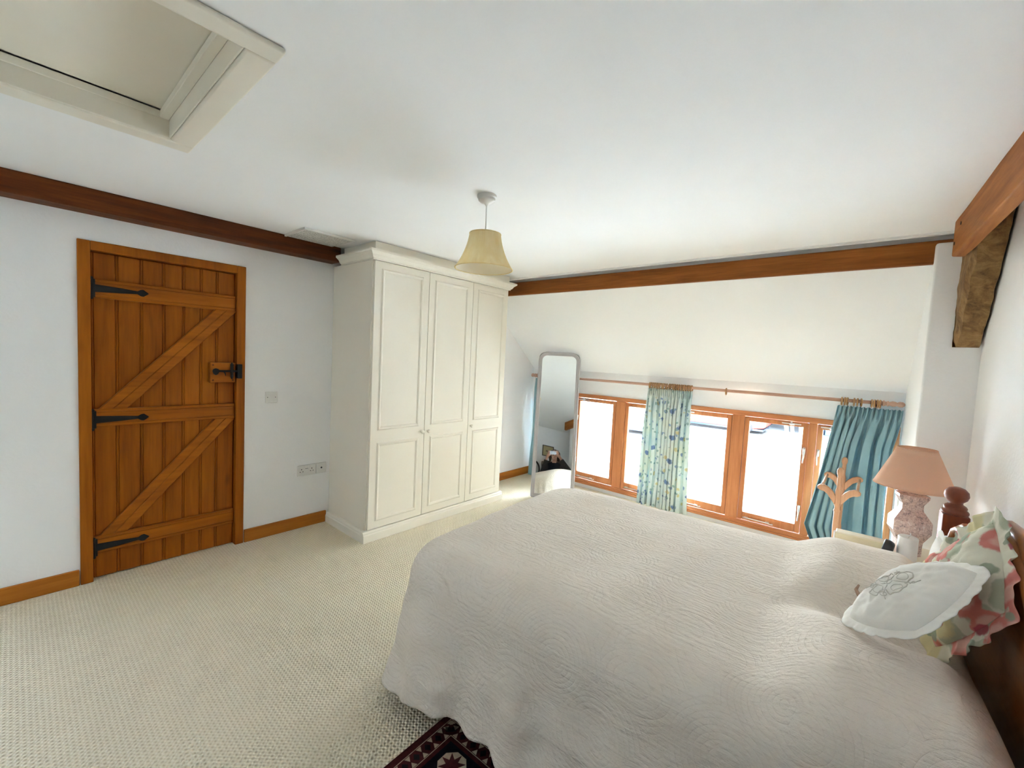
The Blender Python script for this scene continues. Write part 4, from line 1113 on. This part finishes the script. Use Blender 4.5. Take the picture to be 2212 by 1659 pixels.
# ------------------------------------------------------------------ behind the camera: what the mirror shows
def behind():
    def picture(name, label, x0, x1, z0, z1, kind):
        y = BKY; t = thing(name, label, 'framed print', ((x0+x1)/2, y, (z0+z1)/2))
        m = MB(); w = .016
        m.box(x0,x1,y,y+.018,z0,z0+w); m.box(x0,x1,y,y+.018,z1-w,z1); m.box(x0,x0+w,y,y+.018,z0+w,z1-w); m.box(x1-w,x1,y,y+.018,z0+w,z1-w); obj('frame', m, M['frame'], t, bevel=.003)
        m = MB(); m.box(x0+w,x1-w,y,y+.008,z0+w,z1-w); obj('print_sheet', m, M['print' if kind else 'mount'], t)
        m = MB(); cx, cz = (x0+x1)/2, (z0+z1)/2
        m.prism([(cx-.07,y+.008,cz-.02),(cx+.08,y+.008,cz-.035),(cx+.06,y+.008,cz+.01),(cx+.01,y+.008,cz+.004),(cx-.05,y+.008,cz+.022)], (0,.0006,0)); obj('ink_drawing', m, M['printink'], t)
    picture('framed_print', 'cream print in a dark frame on the rear wall reflected by the mirror', .30, .62, 1.60, 1.86, 1)
    picture('framed_print', 'pale print in a thin dark frame below the cream print on the rear wall', .30, .62, 1.14, 1.46, 0)
    t = thing('wall_mirror', 'round dark-framed wall mirror on the rear wall reflected beside the photographer', 'mirror', (.04, BKY, 1.25))
    m = MB(); m.torus((.04, BKY+.016, 1.25), (0,1,0), .20, .018, 48, 12); obj('frame', m, M['frame'], t, smooth=True)
    m = MB(); m.lathe([(.195,0),(.195,.010)], (.04, BKY+.004, 1.25), 48, (0,1,0)); obj('mirror_glass', m, M['mirror'], t)
behind()

# ------------------------------------------------------------------ the photographer, seen in the mirror
def person():
    F = V(-.650, .760, 0); Rr = V(.760, .650, 0)
    base = F*(-.36)
    t = thing('person', 'person in dark jacket and navy top holding up a phone, reflected in the mirror', 'person', (base.x, base.y, 0))
    def p(f, r, z): return F*f+Rr*r+V(0,0,z)
    def ell(m, c, rf, rr, rz, n=24, k=16):
        tmp = MB(); tmp.ball((0,0,0), 1, 1, 1, n, k); tmp.map(lambda q: c+F*(q.x*rf)+Rr*(q.y*rr)+V(0,0,q.z*rz)); m.add(tmp.v, tmp.f)
    def remesh(o, vx, it=4):
        r = o.modifiers.new('r', 'REMESH'); r.mode = 'VOXEL'; r.voxel_size = vx; r.use_smooth_shade = True
        s = o.modifiers.new('s', 'SMOOTH'); s.factor = .5; s.iterations = it
    hc = p(-.335, 0, 1.50)
    body = MB()
    ell(body, hc+V(0,0,.012), .098, .076, .112); ell(body, p(-.305, 0, 1.445), .072, .058, .075)       # skull, jaw
    ell(body, p(-.228, 0, 1.492), .020, .014, .022); ell(body, p(-.236, 0, 1.520), .012, .012, .030)    # nose
    ell(body, p(-.238, 0, 1.442), .010, .024, .007); ell(body, p(-.237, 0, 1.431), .011, .022, .008); ell(body, p(-.244, 0, 1.395), .016, .024, .015)  # lips, chin
    for s in (-1, 1):
        ell(body, p(-.250, s*.032, 1.522), .012, .018, .009); ell(body, p(-.252, s*.034, 1.546), .012, .024, .008); ell(body, p(-.268, s*.046, 1.475), .022, .022, .024)
        ell(body, p(-.345, s*.078, 1.495), .020, .010, .033)                       # ear
    body.tube([p(-.350,0,1.43), p(-.365,0,1.36), p(-.375,0,1.28)], [.054,.055,.075], 20)
    # trunk and legs
    body.tube([p(-.375,0,1.30), p(-.375,0,1.20), p(-.37,0,1.05), p(-.37,0,.95), p(-.375,0,.86)], [.10,.135,.125,.135,.14], 24)
    for s in (-1, 1):
        body.tube([p(-.375, s*.10, .88), p(-.37, s*.10, .65), p(-.37, s*.105, .48), p(-.385, s*.11, .28), p(-.38, s*.11, .07)], [.098,.080,.060,.056,.042], 18)
        body.tube([p(-.41, s*.11, .045), p(-.33, s*.115, .035), p(-.22, s*.125, .028)], [.040,.042,.030], 14)
    SH = {1: p(-.375, .185, 1.285), -1: p(-.375, -.185, 1.285)}
    EL = {1: p(-.235, .345, 1.145), -1: p(-.185, -.235, 1.085)}
    WR = {1: p(-.085, .145, 1.400), -1: p(-.085, -.140, 1.385)}
    for s in (-1, 1):
        body.tube([p(-.375, s*.06, 1.315), SH[s], SH[s].lerp(EL[s], .5), EL[s], EL[s].lerp(WR[s], .4), WR[s]], [.06,.062,.048,.040,.036,.026], 18)
        # palm and five fingers closing on the short edge of the phone
        pc = p(-.052, s*.098, 1.452); body.tube([WR[s], p(-.066, s*.118, 1.43), pc, p(-.035, s*.088, 1.468)], [.027,.034,.030,.018], 16)
        tips = [(.052, 1.524, 1.523), (.058, 1.506, 1.502), (.060, 1.4875, 1.482), (.066, 1.469, 1.463)]
        for k, (rr_, zk, zt_) in enumerate(tips):
            kn = p(-.036-.005*k, s*(.112+.002*k), zk-.006); md = p(-.010-.002*k, s*(.101+.002*k-.006*(k == 0)), zk+.001); tp = p(-.006, s*rr_, zt_)
            body.tube([p(-.056, s*.110, 1.462-.010*k), kn, md, tp], [.0100,.0080,.0074,.0060], 12)
        body.tube([p(-.062, s*.108, 1.435), p(-.052, s*.088, 1.424), p(-.034, s*.064, 1.438), p(-.031, s*.050, 1.448)], [.013,.0115,.010,.0075], 10)
    o = obj('body', body, M['skin'], t); remesh(o, .0042, 2)
    # hair
    m = MB(); ell(m, hc+V(0,0,.026)-F*.014, .108, .088, .110)
    for s in (-1, 1):
        m.tube([p(-.300, s*.050, 1.592), p(-.325, s*.090, 1.540), p(-.340, s*.100, 1.45), p(-.355, s*.092, 1.36)], [.030,.034,.036,.024], 14)
    m.tube([p(-.40, 0, 1.55), p(-.435, 0, 1.46), p(-.435, 0, 1.34)], [.075,.075,.055], 16)
    # cut the face free: push hair back where it would cover brow and cheeks
    def trim(q):
        f = (q-V(0,0,0)).dot(F); r = abs(q.dot(Rr))
        if q.z < 1.575 and f > -.285 and r < .085: q = q - F*(f+.285)
        return q
    m.map(trim); o = obj('hair', m, M['hair'], t); remesh(o, .008, 4)
    # clothes
    m = MB(); m.tube([p(-.370,0,1.325), p(-.373,0,1.26), p(-.373,0,1.15), p(-.37,0,1.0), p(-.37,0,.90)], [.085,.142,.150,.140,.150], 28)
    for s in (-1,1): m.tube([p(-.372, s*.04, 1.30), p(-.373, s*.15, 1.275)], [.07,.07], 16)
    o = obj('jersey_top', m, M['top'], t); remesh(o, .010, 5)
    m = MB()
    for s in (-1, 1):
        m.tube([p(-.378, s*.075, 1.335), SH[s]+V(0,0,.002), SH[s].lerp(EL[s], .5), EL[s], EL[s].lerp(WR[s], .45), EL[s].lerp(WR[s], .86)], [.060,.078,.066,.058,.050,.043], 20)
        m.tube([p(-.385, s*.115, 1.30), p(-.380, s*.135, 1.15), p(-.380, s*.135, .95), p(-.380, s*.14, .78)], [.075,.088,.085,.092], 20)
    m.tube([p(-.415, 0, 1.32), p(-.435, 0, 1.15), p(-.43, 0, .78)], [.085,.105,.11], 20)
    o = obj('jacket', m, M['jacket'], t); remesh(o, .010, 5)
    m = MB()
    m.tube([p(-.372,0,.93), p(-.374,0,.84)], [.150,.155], 24)
    for s in (-1, 1): m.tube([p(-.375, s*.095, .88), p(-.37, s*.10, .65), p(-.37, s*.105, .48), p(-.385, s*.11, .28), p(-.38, s*.11, .085)], [.110,.094,.078,.076,.068], 20)
    o = obj('trousers', m, M['trou'], t); remesh(o, .010, 5)
    for s in (-1, 1):
        m = MB(); m.tube([p(-.425, s*.11, .045), p(-.36, s*.113, .048), p(-.27, s*.12, .042), p(-.20, s*.126, .034)], [.043,.050,.046,.036], 16)
        m.v = [V(q.x, q.y, max(q.z, .003)) for q in m.v]
        o = obj('shoe', m, M['shoe'], t); remesh(o, .007, 3)
    # phone held level just behind the lens
    ph = thing('phone', 'silver phone held level in both hands in front of the face', 'phone', tuple(p(-.02,0,1.48)))
    d = V(-.5530, .8050, -.213).normalized(); rt = d.cross(V(0,0,1)).normalized(); up = rt.cross(d)
    m = MB(); m.obox(V(0,0,1.48)-d*.018, rt, up, d, .076, .036, .004); obj('phone_body', m, M['phone'], ph, bevel=.003, segs=3)
    m = MB(); m.lathe([(.006,0),(.006,.001)], V(0,0,1.48)-d*.0135+rt*.03+up*.018, 14, d); m.lathe([(.006,0),(.006,.001)], V(0,0,1.48)-d*.0135+rt*.05+up*.018, 14, d); obj('lens', m, M['dark'], ph)
    m = MB(); m.obox(V(0,0,1.48)-d*.0222, rt, up, d, .072, .033, .0005); obj('screen', m, M['clockbody'], ph)
person()

# ------------------------------------------------------------------ the yard outside
GZ = -1.30
def outside():
    g = obj('yard_ground', MB().box(-60, 60, 4.62, 80, GZ-.2, GZ), M['gravel'], None, origin=(0, 30, GZ)); g['kind'] = 'structure'; tag(g, 'pale gravel yard outside the window', 'ground')
    m = MB(); m.prism([(-9.2,17.2,GZ), (-16.5,15.2,GZ), (-16.7,15.9,GZ), (-9.4,17.9,GZ)], (0,0,2.6))
    m.prism([(-11.3,22.4,GZ), (-9.2,17.2,GZ), (-9.7,17.2,GZ), (-11.9,22.4,GZ)], (0,0,2.4)) if False else None
    m = MB(); m.prism([(-9.4,19.3,GZ), (-20,14.4,GZ), (-20.3,15.0,GZ), (-9.6,19.9,GZ)], (0,0,2.6))
    o = obj('yard_wall', m, M['stone'], None, bevel=.05, origin=(-14,17,GZ)); tag(o, 'pale rubble stone wall at the far side of the yard', 'wall')
    # white hatchback facing the house
    def car(label, cat, loc, rz, paint, front=True):
        t = thing('car', label, cat, loc, rz)
        T = Matrix.Translation(V(*loc)) @ Matrix.Rotation(rz, 4, 'Z')
        def sec(x, z0, zs, hw):   # cross-section at length x
            return [(x, -hw, z0), (x, -hw*1.02, z0+.35*(zs-z0)), (x, -hw*.96, zs-.05), (x, -hw*.80, zs), (x, hw*.80, zs), (x, hw*.96, zs-.05), (x, hw*1.02, z0+.35*(zs-z0)), (x, hw, z0)]
        def loft(secs):
            m = MB(); k = len(secs[0]); m.v = [T @ V(*q) for s in secs for q in s]
            for i in range(len(secs)-1):
                for j in range(k): m.f.append([i*k+j, i*k+(j+1)%k, (i+1)*k+(j+1)%k, (i+1)*k+j])
            m.f.append(list(range(k))[::-1]); m.f.append([(len(secs)-1)*k+j for j in range(k)]); return m
        b = loft([sec(-2.05,.32,.66,.80), sec(-1.95,.24,.80,.86), sec(-1.2,.22,.93,.89), sec(-.9,.22,.98,.90), sec(1.6,.22,1.0,.90), sec(2.0,.28,.95,.86), sec(2.08,.34,.85,.80)])
        obj('bodywork', b, paint, t, smooth=False, bevel=.03)
        def cab(x, z, hw): return [(x,-hw,.95),(x,-hw*.98,.97),(x,-hw*.90,z-.03),(x,-hw*.8,z),(x,hw*.8,z),(x,hw*.90,z-.03),(x,hw*.98,.97),(x,hw,.95)]
        c = loft([cab(-1.15,.99,.80), cab(-.35,1.46,.76), cab(.9,1.50,.76), cab(1.9,1.02,.76)])
        obj('glasshouse', c, M['carglass'], t)
        m = MB(); m.box(-.30, 1.0, -.62, .62, 1.47, 1.52); m.map(lambda q: T @ q); obj('roof', m, paint, t, bevel=.03)
        m = MB(); m.prism([(-2.09,-.36,.34),(-2.09,-.42,.48),(-2.09,-.30,.66),(-2.09,.30,.66),(-2.09,.42,.48),(-2.09,.36,.34)], (.06,0,0)); m.map(lambda q: T @ q); gr = obj('grille', m, M['carblack'], t)
        m = MB(); 
        pp = [(-2.10,-.36,.34),(-2.10,-.42,.48),(-2.10,-.30,.66),(-2.10,.30,.66),(-2.10,.42,.48),(-2.10,.36,.34),(-2.10,-.36,.34)]
        m.tube(pp, .018, 8); m.map(lambda q: T @ q); obj('grille_surround', m, M['carwhite'], gr)
        m = MB(); m.box(-2.12,-2.10,-.26,.26,.42,.53); m.map(lambda q: T @ q); obj('number_plate', m, M['carwhite'], t)
        for s in (-1, 1):
            m = MB(); m.prism([(-2.075,s*.46,.62),(-2.02,s*.80,.66),(-1.96,s*.84,.74),(-2.05,s*.50,.68)], (.05,0,0)); m.map(lambda q: T @ q); obj('headlamp', m, M['carwhite'], t)
            m = MB(); m.prism([(-2.10,s*.45,.34),(-2.06,s*.80,.34),(-2.04,s*.80,.60),(-2.08,s*.48,.58)], (.05,0,0)); m.map(lambda q: T @ q); obj('bumper_intake', m, M['carblack'], t)
            for x in (-1.32, 1.30):
                m = MB(); m.lathe([(.20,-.10),(.30,-.09),(.315,0),(.30,.09),(.20,.10)], (x, s*.82, .315), 28, (0,1,0)); m.map(lambda q: T @ q); w = obj('wheel', m, M['tyre'], t)
                m = MB(); m.lathe([(.19,.0),(.19,.012)], (x, s*.92, .315), 24, (0,s,0)); m.map(lambda q: T @ q); obj('hub', m, M['chrome'], w)
        m = MB(); m.box(-2.08,-1.9,-.84,.84,.16,.32); m.box(-1.9,2.0,-.86,.86,.14,.22); m.map(lambda q: T @ q); obj('underside', m, M['carblack'], t)
        return t
    car('white hatchback with dark grille parked nose to the house, seen past the floral curtain', 'car', (-7.42, 18.05, GZ), radians(90+6), M['carwhite'])
    car('red car parked side-on across the yard behind the glass', 'car', (-5.6, 21.7, GZ), radians(2), M['carred'])
    o = obj('yard_shade_block', MB().box(4.8, 14, 11.0, 32, GZ, GZ+13.0), M['stone'], None, origin=(9, 20, GZ)); tag(o, 'unseen tall block added beside the yard to cast shade', 'barn', kind='structure')  # unseen block added to shade the far yard and hide some of its sky
    # open-fronted store with odds and ends
    t = thing('barn', 'dark open-fronted barn across the yard', 'barn', (-1.0, 25.2, GZ))
    m = MB(); m.box(-4.1, 4.5, 26.2, 26.5, GZ, GZ+3.4); obj('back_wall', m, M['barn'], t)
    m = MB(); m.box(-4.3, -4.0, 22.9, 26.5, GZ, GZ+3.4); m.box(4.2, 4.5, 22.9, 26.5, GZ, GZ+3.4); obj('side_wall', m, M['barn'], t)
    m = MB(); m.prism([(-4.5,22.4,GZ+3.2),(-4.5,26.9,GZ+3.9),(-4.5,26.9,GZ+4.1),(-4.5,22.4,GZ+3.4)], (9.3,0,0)); obj('roof', m, M['barn'], t)
    for x in (-3.85, -1.3, 1.6): m = MB(); m.box(x-.08, x+.08, 22.9, 23.06, GZ, GZ+3.22); obj('post', m, M['kerb'], t)
    for i, (x, w) in enumerate(((-3.10,.16),(-2.86,.14))):
        m = MB(); m.prism([(x,23.25,GZ),(x+w,23.25,GZ),(x+w-.35,23.6,GZ+2.1),(x-.35,23.6,GZ+2.1)], (0,.04,0)); o = obj('plank', m, M['board'], None, origin=(x,23.3,GZ)); tag(o, ['broad raw plank leaning inside the barn opening','second narrower raw plank leaning inside the barn'][i], 'plank')
    for i, (x, y, w, h) in enumerate(((-2.30,23.6,.62,1.05),(-1.62,23.7,.70,1.05),(-.62,23.6,.45,.75))):
        m = MB(); m.prism([(x,y,GZ),(x+w,y,GZ),(x+w,y+.5,GZ),(x,y+.5,GZ)], (0,0,h)); m.box(x-.03,x+w+.03,y-.03,y+.53,GZ+h,GZ+h+.08); o = obj('storage_bin', m, M['bluebin'], None, bevel=.03, origin=(x,y,GZ))
        tag(o, ['tall blue storage bin nearest the planks in the barn','wide blue storage bin in the middle of the barn opening','small blue storage bin at the far end of the barn opening'][i], 'bin')
    m = MB(); m.box(-2.55,-2.05,23.15,23.5,GZ,GZ+.42); o = obj('cardboard_box', m, M['cardb'], None, bevel=.01, origin=(-2.3,23.3,GZ)); tag(o, 'brown cardboard box in front of the blue bins in the barn', 'box')
    m = MB(); m.prism([(-3.62,20.15,GZ),(-1.2,19.75,GZ),(-1.2,19.95,GZ),(-3.62,20.35,GZ)], (0,0,.10)); o = obj('kerb_stone', m, M['kerb'], None, bevel=.02, origin=(-2.4,20,GZ)); tag(o, 'pale kerb line across the gravel yard', 'kerb')
outside()

# ------------------------------------------------------------------ camera
cam = bpy.data.cameras.new('camera'); co = bpy.data.objects.new('camera', cam); COL.objects.link(co)
yaw, pitch, roll, FPX = radians(-40.505), radians(-3.491), radians(2.849), 922.9
fw = V(sin(yaw)*cos(pitch), cos(yaw)*cos(pitch), sin(pitch)); r0 = fw.cross(V(0,0,1)).normalized(); u0 = r0.cross(fw)
r1 = r0*cos(roll)+u0*sin(roll); u1 = -r0*sin(roll)+u0*cos(roll)
Mx = Matrix((( r1.x, u1.x, -fw.x, 0), (r1.y, u1.y, -fw.y, 0), (r1.z, u1.z, -fw.z, 1.48), (0,0,0,1)))
co.matrix_world = Mx
cam.sensor_fit = 'HORIZONTAL'; cam.sensor_width = 36; cam.lens = 36*FPX/2212; cam.clip_start = .006; cam.clip_end = 300
SC.camera = co

# ------------------------------------------------------------------ light
w = bpy.data.worlds.new('sky'); SC.world = w; w.use_nodes = True; nt = w.node_tree
bg = nt.nodes['Background']
tc = N(nt, 'ShaderNodeTexCoord'); sp = N(nt, 'ShaderNodeSeparateXYZ'); nt.links.new(tc.outputs['Generated'], sp.inputs[0])
nt.links.new(ramp(nt, sp.outputs[2], [(.0, (.95,.98,1.0,1)), (.25, (.88,.94,1.0,1)), (1.0, (.66,.80,1.0,1))]), bg.inputs['Color'])
bg.inputs['Strength'].default_value = 12.5
a = bpy.data.lights.new('window_portal', 'AREA'); a.shape = 'RECTANGLE'; a.size = 3.44; a.size_y = 1.08; a.cycles.is_portal = True
ao = bpy.data.objects.new('window_portal', a); COL.objects.link(ao); ao.location = (-1.55, WNY+.26, .575); ao.rotation_euler = (radians(-90), 0, 0)
a2 = bpy.data.lights.new('fill_rooflight_portal', 'AREA'); a2.shape = 'RECTANGLE'; a2.size = RL[1]-RL[0]; a2.size_y = RL[3]-RL[2]; a2.cycles.is_portal = True
ao2 = bpy.data.objects.new('fill_rooflight_portal', a2); COL.objects.link(ao2); ao2.location = ((RL[0]+RL[1])/2, (RL[2]+RL[3])/2, 3.24)
sun = bpy.data.lights.new('sun', 'SUN'); sun.energy = 160; sun.angle = radians(3); sun.color = (.94, .97, 1.0)
so = bpy.data.objects.new('sun', sun); COL.objects.link(so); so.rotation_euler = (radians(50), 0, radians(86))

SC.view_settings.view_transform = 'Standard'; SC.view_settings.look = 'None'; SC.view_settings.gamma = 1; SC.view_settings.use_curve_mapping = False
SC.view_settings.exposure = 2.68
SC.cycles.max_bounces = 14; SC.cycles.diffuse_bounces = 9; SC.cycles.glossy_bounces = 5; SC.cycles.transparent_max_bounces = 12
SC.cycles.use_denoising = True
SC.cycles.sample_clamp_indirect = 6
